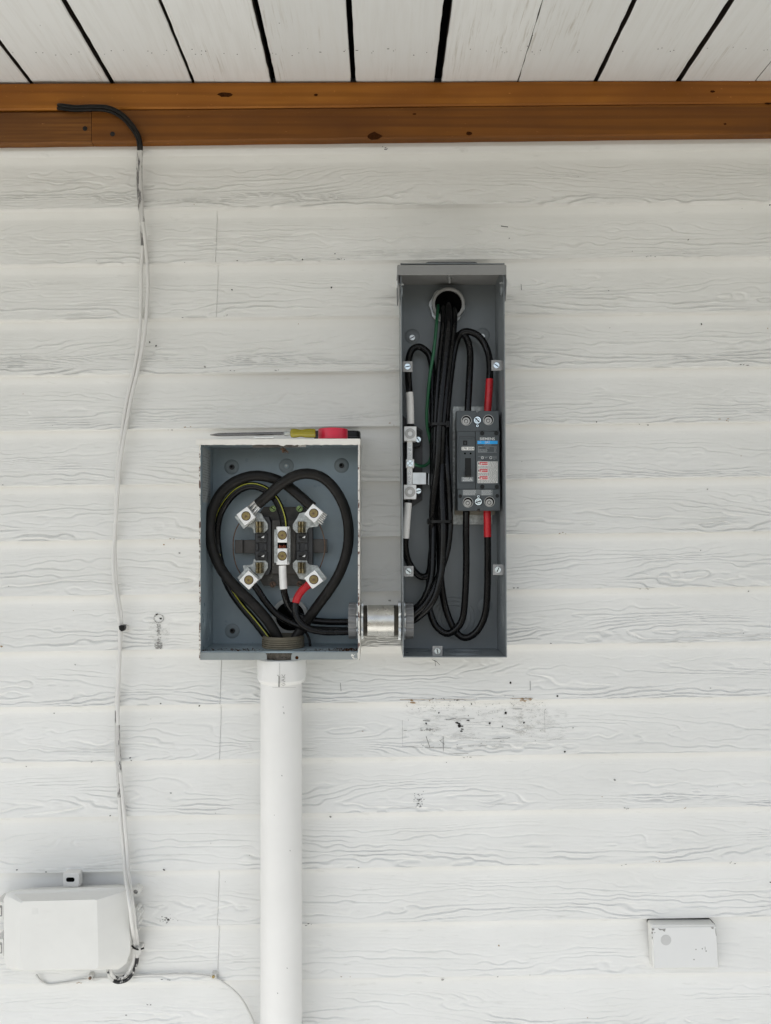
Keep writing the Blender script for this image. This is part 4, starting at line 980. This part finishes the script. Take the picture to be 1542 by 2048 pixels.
for cx, cy, s in ((793.5, 568.5, -1), (1014, 566, 1)):
    c = W(cx, cy, .105); mb = MB().lathe(c+Vector((s*.0012, 0, 0)), (-s, 0, 0), [(0, .002), (.0008, .006), (.0028, .0078), (.0030, .0030), (.012, .0030)], 20)
    obj('rivet', mb, ZINC, t)
hubp = MB(); c0 = W(852, 0, .07); c1 = W(955, 0, .07); ztop = W(0, 529, BF).z
hubp.prism([(848, 531), (850, 526), (856, 523.5), (950, 523), (955, 525.5), (957, 531)], .020, .110)
obj('closing_plate', hubp, DISC_DK, t, bevel=.0008)
mb = MB(); c = W(899, 562, .07); mb.rod(c+Vector((0, 0, .016)), c-Vector((0, 0, .004)), .0020); mb.rod(c+Vector((0, 0, .009)), c+Vector((0, 0, .005)), .0048, 6); mb.rod(c+Vector((0, 0, .0155)), c+Vector((0, 0, .014)), .011)
obj('plate_bolt', mb, ZINC, t)
for cx, cy, base in ((803, 569, 1), (1003.5, 566, -1)):
    mb = MB(); a = W(cx, cy, .11); mb.rod(a-Vector((.004, 0, 0)), a+Vector((.004, 0, 0)), .0018, 10); obj('hinge_pin', mb, ZINC, t)
    mb = MB().torus(W(cx+(1 if base > 0 else -1), cy+15, .118), (1, 0, 0), .008, .0012, 24, 6); obj('edge_loop', mb, DISC, t)
def slotted(mb, cx, cy, r, d0, d1, ang, wide=.18):
    mb.cyl(cx, cy, r, d0, d1, 24); mb.mi = 1
    mb.prism([(cx+.85*r*math.cos(ang+q), cy+.85*r*math.sin(ang+q)) for q in (-wide, wide, math.pi-wide, math.pi+wide)], d1-.0002, d1+.0003); mb.mi = 0
    return mb
for cx, cy in ((824.5, 673), (964.5, 671), (970, 1211)):
    mb = MB(); dimple(mb, cx, cy, 15, BB); q = obj('dimple', mb, DISC, t)
    if cy < 1000: obj('screw', slotted(MB(), cx, cy+2, 5.6, BB+.0012, BB+.006, rnd.uniform(0, 3)), [ZINC, DARKMARK], q, bevel=.0006)
for cx, cy in ((815, 733), (993, 730.5), (817, 1142.5), (996, 1139.5), (875, 1302.5)):
    mb = MB().box(cx-10, cy-10.5, cx+10, cy+10.5, BF-.012, BF-.0105)
    p = W(cx, cy, BF-.012)
    if cy > 1290: aabox(mb, p.x-.009, p.x+.009, -BF+.0122, -BF+.0135, BL.z+.0016, p.z+.006)
    else:
        xa = (BL if cx < 900 else BR).x+lean*(p.z-BL.z)+(th_ if cx < 900 else -th_); aabox(mb, min(p.x, xa), max(p.x, xa), -BF+.0122, -BF+.0135, p.z-.008, p.z+.008)
    q = obj('cover_clip', mb, CLIPM, t, bevel=.0006)
    obj('screw', slotted(MB(), cx, cy, 6.0, BF-.0105, BF-.0075, rnd.uniform(0, 3)), [CHROMATE, DARKMARK], q, bevel=.0007)
def kring(c, ax, radii):
    mb = MB()
    for r_ in radii: mb.torus(c, ax, r_, .0007, 48, 6)
    obj('knockout_ring', mb, DISC, t, smooth=60)
kring(W(908, 1236, BB+.0002), (0, 1, 0), (.041, .033, .025))
kring(Vector((W(928, 0, .075).x, -.072, BL.z+th_)), (0, 0, 1), (.036, .028, .019))
kring(Vector((W(848, 0, .075).x, -.060, BL.z+th_)), (0, 0, 1), (.013,))
for zz in (1225, 1165):
    p = W(1013, zz, .07); kring(Vector((BR.x+lean*(p.z-BR.z)-th_, -.07, p.z)), (1, 0, 0), (.026,))

# rear hub bushing
t = thing('conduit_bushing', 'round grey conduit bushing with locknut at the top back of the disconnect', 'bushing', W(897, 607, BB))
mb = MB().ring(897, 607, 27, 33, BB+.004, BB+.022, 48); obj('collar', mb, M('pale_bushing', (0.33, 0.33, 0.32), 0.4, var=.05), t, bevel=.0012)
mb = MB(); n = 16; pts = []
for i in range(n*2):
    a = 2*math.pi*i/(n*2); r_ = 36.5 if i % 4 in (0, 1) else 34.0; pts.append((894+r_*math.cos(a), 611+r_*math.sin(a)))
mb.prism(pts, BB+.0005, BB+.007); obj('locknut', mb, ZINC, t, bevel=.0006)
mb = MB().cyl(897, 607, 27.1, BB+.0150, BB+.0158, 32); obj('throat', mb, BLACKISH, t)

# ------------------------------------------------------------------ nipple between the boxes
t = thing('conduit_nipple', 'short galvanised conduit nipple with grey bushings joining the two boxes', 'conduit', W(762, 1241, .075))
ND = .075; kn = (D-ND)/D*0.001; zc = W(0, 1241, ND).z
nx = lambda px, d=ND: (px-VX)*0.001*(D-d)/D
dn = ND+.032
nf = lambda px: (px-VX)*0.001*(D-.095)/D
rN = 31.2*0.001*.95
mb = MB().lathe((nf(735), -ND, zc), (1, 0, 0), [(0, rN), (nf(788)-nf(735), rN)], 48); obj('pipe', mb, NIPPLE, t)
for a, b in ((714, 735), (788, 812)):
    pr_ = []; L = nf(b)-nf(a); N = int(L/.0022)
    for i in range(N): pr_ += [(L*i/N, rN-.0013), (L*(i+.5)/N, rN-.0001)]
    mb = MB().lathe((nf(a), -ND, zc), (1, 0, 0), pr_, 48); obj('thread', mb, THREADM, t, smooth=20)
def nut(a, b, mat, name, r0, ribs, depth, zoff=0):
    n = ribs*6; rings = []
    for x, s in ((nf(a), .985), (nf(a)+.001, 1), (nf(b)-.001, 1), (nf(b), .985)):
        rings.append([Vector((x, -ND+s*(r0-(depth if j % 6 == 0 else 0))*math.cos(2*math.pi*j/n), zc+zoff+s*(r0-(depth if j % 6 == 0 else 0))*math.sin(2*math.pi*j/n))) for j in range(n)])
    mb = MB().loops(rings); return obj(name, mb, mat, t, smooth=20)
nut(697, 713, BUSH, 'bushing', .0345, 16, .0016); nut(811, 827, BUSH, 'bushing', .0345, 16, .0016)
nut(722, 726.5, ZINC, 'locknut', .0365, 9, .004); nut(797, 802.5, ZINC, 'locknut', .0375, 9, .004); nut(807.8, 810.6, ZINC, 'locknut', .0370, 9, .004); nut(713.5, 716, ZINC, 'locknut', .0355, 9, .004)
for xx in (696.8, 827.2):
    mb = MB().lathe((nf(xx), -ND, zc), (1 if xx < 700 else -1, 0, 0), [(0, .0275), (.0004, .0275)], 32); obj('throat', mb, BLACKISH, t)

# ------------------------------------------------------------------ neutral bar
t = thing('neutral_bar', 'silver neutral terminal bar with two large lugs on the left of the disconnect', 'terminal bar', W(820, 1000, .03))
z3 = lambda pts: [Z3(x, y) for x, y in pts]
mb = MB().prism(z3([(148, 180), (205, 240), (400, 375), (400, 1235), (270, 1320), (150, 1320)]), .028, .031); obj('insulator', mb, M('insulator_sheet', (.06, .06, .063), .5), t)
mb = MB().prism(z3([(190, 520), (300, 520), (300, 1060), (190, 1060)]), .031, .056); mb.prism(z3([(290, 330), (385, 400), (385, 560), (290, 590)]), .031, .050); mb.prism(z3([(290, 1070), (380, 1090), (380, 1190), (290, 1210)]), .031, .050)
obj('standoff', mb, BLACKPL, t, bevel=.001)
mb = MB().box(*Z3(210, 500), *Z3(277, 1048), .056, .070); bar = obj('bar', mb, ALU, t, bevel=.0006)
for y in (555, 611, 668, 905, 962, 1020):
    cx, cy = Z3(242, y); s = slotted(MB(), cx, cy, 2.9, .070, .0708, rnd.uniform(0, 3), .25); s.mi = 1; s.ring(cx, cy, 2.9, 3.5, .0698, .0703, 20)
    obj('terminal_screw', s, [ZINC, SETSTEEL], bar)
for x0, y0, x1, y1, cx, cy in ((173, 325, 327, 503, 249, 414), (170, 1045, 325, 1222, 247, 1134)):
    mb = MB().box(*Z3(x0, y0), *Z3(x1, y1), .050, .078); lo = obj('lug', mb, ALU, t, bevel=.0007)
    X, Y = Z3(cx, cy); s = MB(); s.ring(X, Y, 4.8, 10.4, .076, .0795, 36); s.cyl(X, Y, 4.9, .076, .0772, 24); s.mi = 1; s.cyl(X, Y, 4.4, .0772, .0776, 6)
    obj('set_screw', s, [SETSTEEL, BLACKISH], lo, bevel=.0005)
mb = MB().box(*Z3(197, 730), *Z3(298, 832), .056, .077); lo = obj('small_lug', mb, ALU, t, bevel=.0006)
s = MB(); X, Y = Z3(248, 780); slotted(s, X, Y, 6.4, .077, .0795, .8, .10); s.mi = 1; s.prism([(X+5.4*math.cos(2.37+q), Y+5.4*math.sin(2.37+q)) for q in (-.10, .10, math.pi-.10, math.pi+.10)], .0794, .0799); obj('screw', s, [CHROMATE, SETSTEEL], lo, bevel=.0006)
for x, y in ((348, 487), (351, 1121)):
    X, Y = Z3(x, y); s = slotted(MB(), X, Y, 5.6, .050, .056, rnd.uniform(0, 3)); obj('mounting_screw', s, [CHROMATE, DARKMARK], t, bevel=.0008)
mb = MB().box(*Z3(278, 895), *Z3(446, 1040), .062, .0640); mb.mi = 1
mb.prism(z3([(447, 895), (478, 908), (475, 1052), (447, 1040)]), .055, .0600); mb.mi = 0; mb.prism(z3([(470, 905), (482, 908), (478, 1048), (468, 1045)]), .055, .0605)
obj('bonding_strap', mb, [ZINC, BLACKISH], t, bevel=.0004)

# ------------------------------------------------------------------ breaker
t = thing('circuit_breaker', 'dark grey two pole circuit breaker marked 200A inside the disconnect', 'breaker', W(955, 1030, .03))
mb = MB().box(*Z3(772, 78), *Z3(1262, 1535), .026, .029); mb.box(*Z3(1225, 85), *Z3(1262, 1530), .029, .034)
obj('mounting_plate', mb, GALV, t, bevel=.0005)
mb = MB().box(*Z3(798, 1300), *Z3(1292, 1416), .030, .038); obj('lower_rail', mb, M('tan_rail', (.33, .31, .26), .5, .3), t, bevel=.0006)
F = .100
mb = MB().box(*Z3(836, 150), *Z3(1348, 1355), .040, .088); obj('base', mb, BREAKER_DK, t, bevel=.001)
def cap(y0, y1, x0, x1, name, notch):
    X0, Y0 = Z3(x0, y0); X1, Y1 = Z3(x1, y1); nx_, w = notch, 2.6
    if name == 'top': pts = [(X0, Y1), (X1, Y1), (X1, Y0), (nx_+w, Y0), (nx_+w, Y0+3.4), (nx_-w, Y0+3.4), (nx_-w, Y0), (X0, Y0)]
    else: pts = [(X0, Y1), (nx_-w, Y1), (nx_-w, Y1-4), (nx_+w, Y1-4), (nx_+w, Y1), (X1, Y1), (X1, Y0), (X0, Y0)]
    return obj('end_cover', MB().prism(pts, .080, F), BREAKER, t, bevel=.0008)
ct = cap(133, 384, 820, 1345, 'top', 955); cb = cap(1100, 1365, 838, 1360, 'bottom', 957.5)
fl_l = obj('front_cover', MB().box(*Z3(829, 386), *Z3(1052, 1098), .080, F-.0006), BREAKER, t, bevel=.0006)
fl_r = obj('front_cover', MB().box(*Z3(1056, 386), *Z3(1350, 1098), .080, F-.0002), BREAKER, t, bevel=.0006)
FR, FL2 = F-.0002, F-.0006
for cap_o, lst in ((ct, ((940, 252), (1212, 246))), (cb, ((960, 1263), (1226, 1256)))):
    for x, y in lst:
        X, Y = Z3(x, y); s = MB(); s.ring(X+.4, Y-.1, 9.3, 10.4, F-.001, F+.0006, 36); s.mi = 1; s.cyl(X, Y, 9.4, F-.001, F+.0003, 32); s.mi = 2
        s.ring(X-.2, Y+1.4, 4.2, 7.4, F+.0001, F+.0018, 30); s.cyl(X-.2, Y+1.6, 3.0, F+.0001, F+.0016, 20)
        obj('terminal_screw', s, [SETSTEEL, BLACKISH, SETSTEEL], cap_o)
for cap_o, x, y, y2, a in ((ct, 1078, 248, 318, .8), (cb, 1090, 1255, 1190, -.3)):
    X, Y = Z3(x, y); s = MB(); s.mi = 2; s.cyl(X, Y, 8.6, F, F+.0004, 32); s.mi = 0; slotted(s, X, Y, 7.0, F+.0003, F+.0022, a, .2)
    s.mi = 1; s.ring(X, Y, 3.6, 4.3, F+.0020, F+.0025, 24)
    X, Y = Z3(x, y2); s.mi = 2; s.cyl(X, Y, 4.0, F, F+.0004, 20); s.mi = 0; s.ring(X, Y, 1.4, 2.6, F+.0003, F+.001, 16)
    obj('cover_screw', s, [CHROMATE, DARKSCREW, BLACKPL], cap_o)
for x, y in ((1137, 410), (1313, 410), (1138, 1070), (1318, 1070)):
    X, Y = Z3(x, y); s = MB(); s.ring(X, Y, 5.8, 7.2, FR, FR+.0006, 28); s.mi = 1; s.cyl(X, Y, 4.4, FR, FR+.0005, 20); obj('corner_screw', s, [BREAKER, BLACKPL], fl_r)
for x, y in ((865, 1187), (1323, 1183)): obj('corner_screw', MB().cyl(*Z3(x, y), 3.8, F, F+.0005, 20), BLACKPL, cb)
s = MB(); X0, Y0 = Z3(848, 448); X1, Y1 = Z3(1047, 1028)
for a_, b_ in (((X0, Y0), (X1, Y1)),):
    outl = rrect(X0, Y0, X1, Y1, 4); inl = rrect(X0+1, Y0+1, X1-1, Y1-1, 3.2); n = len(outl)
    s.add([W(x, y, FL2+.0004) for x, y in outl]+[W(x, y, FL2+.0004) for x, y in inl], [[i, (i+1) % n, n+(i+1) % n, n+i] for i in range(n)])
obj('frame_line', s, BREAKER_DK, fl_l, smooth=0)
obj('raised_panel', MB().rbox(X0+4.5, Y0+4.5, X1+.2, Y1-3, FL2-.0005, FL2+.0009, 1.5), BREAKER, fl_l, bevel=.0005)
FP = FL2+.0009
s = MB().rbox(*Z3(901, 500), *Z3(953, 558), FP, FP+.0004, 1); s.mi = 1; s.rbox(*Z3(918, 515), *Z3(938, 545), FP+.0003, FP+.001, .8); obj('trip_button', s, [BLACKPL, BREAKER_DK], fl_l)
s = MB()
for x in (925, 995): s.cyl(*Z3(x, 660), 1.9, FP, FP+.0004, 14)
obj('indicator_hole', s, BLACKISH, fl_l)
s = MB().rbox(*Z3(925, 716), *Z3(1000, 948), FP, FP+.0006, 1.2); s.rbox(*Z3(930, 850), *Z3(1002, 938), FP+.0005, FP+.010, 1.5); obj('handle', s, BLACKPL, fl_l, bevel=.0008)
# markings
lw = obj('date_label', MB().rbox(*Z3(883, 578), *Z3(1040, 620), FP, FP+.0004, 1), LABW, fl_l)
text('lettering', '278 2024', *Z3(962, 600), 4.2, FP+.0004, INKK, fl_l, wscale=1.05)
obj('rating_label', MB().rbox(*Z3(883, 950), *Z3(1028, 1007), FP, FP+.0004, .5), LABG, fl_l)
text('lettering', '200A', *Z3(955, 980), 6.6, FP+.0004, INKW, fl_l, wscale=.92, bold=.008)
text('lettering', 'SIEMENS', *Z3(1200, 481), 5.0, FR, INKW, fl_r, wscale=1.12, bold=.022)
obj('blue_band', MB().box(*Z3(1078, 503), *Z3(1328, 543), FR-.0004, FR+.0004), LABB, fl_r)
text('lettering', 'QR2', *Z3(1200, 523), 3.6, FR+.0004, INKW, fl_r, bold=.01)
text('lettering', 'TYPE', *Z3(1107, 523), 2.0, FR+.0004, INKW, fl_r)
text('lettering', 'QR22B200', *Z3(1203, 555), 2.4, FR, INKG, fl_r)
s = MB()
for x0, x1, y in ((1087, 1145, 575), (1087, 1105, 592), (1180, 1225, 592), (1285, 1315, 592), (1087, 1200, 610), (1285, 1310, 615), (1087, 1210, 625), (1285, 1308, 630), (1087, 1195, 638)):
    x = x0
    while x < x1-4:
        l_ = rnd.uniform(6, 20); X, Y = Z3(x, y); s.box(X, Y-.6, Z3(min(x+l_, x1), y)[0], Y+.6, FR-.0003, FR+.0003); x += l_+4
for x0, x1, y in ((1145, 1318, 575), (1085, 1318, 645), (1087, 1318, 694), (1087, 1130, 742), (1268, 1318, 708), (1268, 1318, 718), (1275, 1300, 735)):
    X, Y = Z3(x0, y); s.box(X, Y-.25, Z3(x1, y)[0], Y+.25, FR-.0003, FR+.0003)
obj('printed_lines', s, INKG, fl_r)
s = MB()
for x, y in ((1140, 712), (1243, 712)): s.ring(*Z3(x, y), 1.9, 2.7, FR-.0003, FR+.0003, 18)
obj('approval_mark', s, INKW, fl_r)
text('lettering', 'UL', *Z3(1140, 712), 1.8, FR, INKW, fl_r); text('lettering', 'LISTED', *Z3(1185, 712), 1.7, FR, INKW, fl_r, wscale=.7)
wl_ = obj('warning_label', MB().box(*Z3(1080, 758), *Z3(1328, 1025), FR-.0004, FR+.0004), LABW, fl_r)
for (y0, y1) in ((765, 801), (852, 890), (940, 979)):
    obj('red_flag', MB().box(*Z3(1106, y0), *Z3(1205, y1), FR+.0001, FR+.0007), LABR, fl_r)
    yc = (y0+y1)/2; text('lettering', {765: 'DANGER', 852: 'PELIGRO', 940: 'DANGER'}[y0], *Z3(1168, yc+1), 2.4, FR+.0007, LABW, fl_r, wscale=.82, bold=.01)
    s = MB().prism([Z3(1113, yc+12), Z3(1137, yc+12), Z3(1125, yc-10)], FR+.0005, FR+.0009); obj('warning_triangle', s, LABW, fl_r)
    s = MB().box(*Z3(1089, yc-13), *Z3(1101, yc+13), FR+.0001, FR+.0006); obj('pictogram', s, INKK, fl_r)
s = MB()
y = 766
while y < 1020:
    infl = any(a-6 < y < b+4 for a, b in ((765, 801), (852, 890), (940, 979)))
    x = 1214 if infl else 1086
    while x < 1316:
        l_ = rnd.uniform(8, 26); X, Y = Z3(x, y); s.box(X, Y-.42, Z3(min(x+l_, 1322), y)[0], Y+.42, FR+.0001, FR+.0006); x += l_+5
    y += 12.5
obj('printed_lines', s, INKK, fl_r)
obj('torque_label', MB().box(*Z3(895, 1106), *Z3(1270, 1178), F-.0004, F+.0003), M('torque_grey', (.15, .165, .17), .5, var=.04), cb)
s = MB()
for y in (1115, 1128, 1142, 1155, 1168):
    for xa, xb in ((905, 1060), (1130, 1255)):
        x = xa
        while x < xb-10:
            l_ = rnd.uniform(8, 24); X, Y = Z3(x, y); s.box(X, Y-.4, Z3(min(x+l_, xb), y)[0], Y+.4, F+.0001, F+.0006); x += l_+5
obj('printed_lines', s, INKW, cb)

# ------------------------------------------------------------------ tools on top of the meter box
tz = topz_h+.0016
def on_top(px, d): return W(px, 0, d).x
sdd = .1235; rS = .0031
t = thing('screwdriver', 'slotted screwdriver with translucent yellow handle lying on the meter box', 'screwdriver', (on_top(520, sdd), -sdd, tz))
kS = (D-sdd)/D*.001
zS = tz+.0100
x0 = on_top(421, sdd); 
bl = MB(); n = 12
def sect(x, hy, hz, z): return [Vector((x, -sdd+hy*math.cos(2*math.pi*j/n), z+hz*math.sin(2*math.pi*j/n))) for j in range(n)]
zl = tz+.0070
bl.loops([sect(x0, .0042, .0006, zl), sect(x0+.004, .0045, .0012, zl), sect(x0+.012, .0036, .0027, zl+.0004), sect(x0+.020, rS, rS, zl+.0007), sect(on_top(572, sdd), rS, rS, zS)])
obj('blade', bl, STEEL, t)
mb = MB().lathe((on_top(568, sdd), -sdd, zS), (1, 0, 0), [(0, .0032), (.001, .0046), (.007, .0048), (.0085, .0038), (.013, .0036)], 20); obj('ferrule', mb, GALV, t, smooth=30)
hx = on_top(581, sdd)
n = 36; rings = []
for q, r_ in ((0, .0052), (.0015, .0080), (.006, .0090), (.012, .0084), (.017, .0072), (.022, .0074), (.028, .0086), (.034, .0089), (.042, .0089), (.046, .0080)):
    rings.append([Vector((hx+q, -sdd+(r_*(1-.06*(1 if (j // 3) % 2 else 0)))*math.cos(2*math.pi*j/n), zS+.0003+(r_*(1-.06*(1 if (j // 3) % 2 else 0)))*math.sin(2*math.pi*j/n))) for j in range(n)])
obj('handle', MB().loops(rings), YELLOWH, t, smooth=50)
mb = MB().lathe((on_top(508, .1275), -.1275, tz+.0024), (1, 0, 0), [(0, .0008), (.004, .0022), (.018, .0026), (.019, .0020), (.032, .0024), (.036, .0018)], 16)
o = obj('drill_bit', mb, ZINC, loc=(on_top(525, .1275), -.1275, tz)); tag(o, 'short silver bit lying below the screwdriver blade', 'bit')
t = thing('tape_roll', 'roll of red electrical tape lying on the right end of the meter box', 'tape', (on_top(664, .094), -.094, tz))
kr = (D-.12)/D*.001
c = Vector((on_top(664.5, .12), -.098, tz)); Rr = 30*kr
mb = MB(); prf = [(.0006, .019), (.0006, Rr-.0006), (.0012, Rr)]+[(.0012+.019*i/6, Rr-(.00012 if i % 2 else 0)) for i in range(1, 6)]+[(.0200, Rr), (.0206, Rr-.0006), (.0206, .019)]
rings = []
for i in range(65):
    a = 2*math.pi*i/64; rings.append([Vector((c.x+r_*math.cos(a), c.y+r_*math.sin(a), c.z+z)) for z, r_ in prf])
obj('tape', mb.loops(rings, caps=True), REDROLL, t, smooth=40)
mb = MB(); rings = []
for i in range(49):
    a = 2*math.pi*i/48; rings.append([Vector((c.x+r_*math.cos(a), c.y+r_*math.sin(a), c.z+z)) for z, r_ in ((0.0003, .0165), (.0003, .0189), (.0209, .0189), (.0209, .0165))])
obj('core', mb.loops(rings, caps=False), LABW, t, smooth=40)
t = thing('tool_case', 'rounded black plastic case lying behind the red tape roll', 'case', (on_top(674, .04), -.04, tz))
X0, X1 = on_top(627, .063), on_top(720.5, .063)
pl_ = []
rc = .012
for cx, cy, a0 in ((X1-rc, -.016-rc, 0), (X0+rc, -.016-rc, 90), (X0+rc, -.0635+rc, 180), (X1-rc, -.0635+rc, 270)):
    for i in range(6): a = R(a0+18*i); pl_.append((cx+rc*math.cos(a), cy+rc*math.sin(a)))
cx_, cy_ = (X0+X1)/2, -.04
rings = [[Vector((cx_+(x-cx_)*s, cy_+(y-cy_)*s, tz+z)) for x, y in pl_] for z, s in ((.0004, .985), (.0022, 1), (.0205, 1), (.0228, .985), (.0236, .95))]
mb = MB().loops(rings); obj('body', mb, BLACKPL, t, smooth=50)
mb = MB().loops([[Vector((cx_+(x-cx_)*1.008, cy_+(y-cy_)*1.01, tz+z)) for x, y in pl_] for z in (.0108, .0122)]); obj('seam', mb, BREAKER_DK, t)
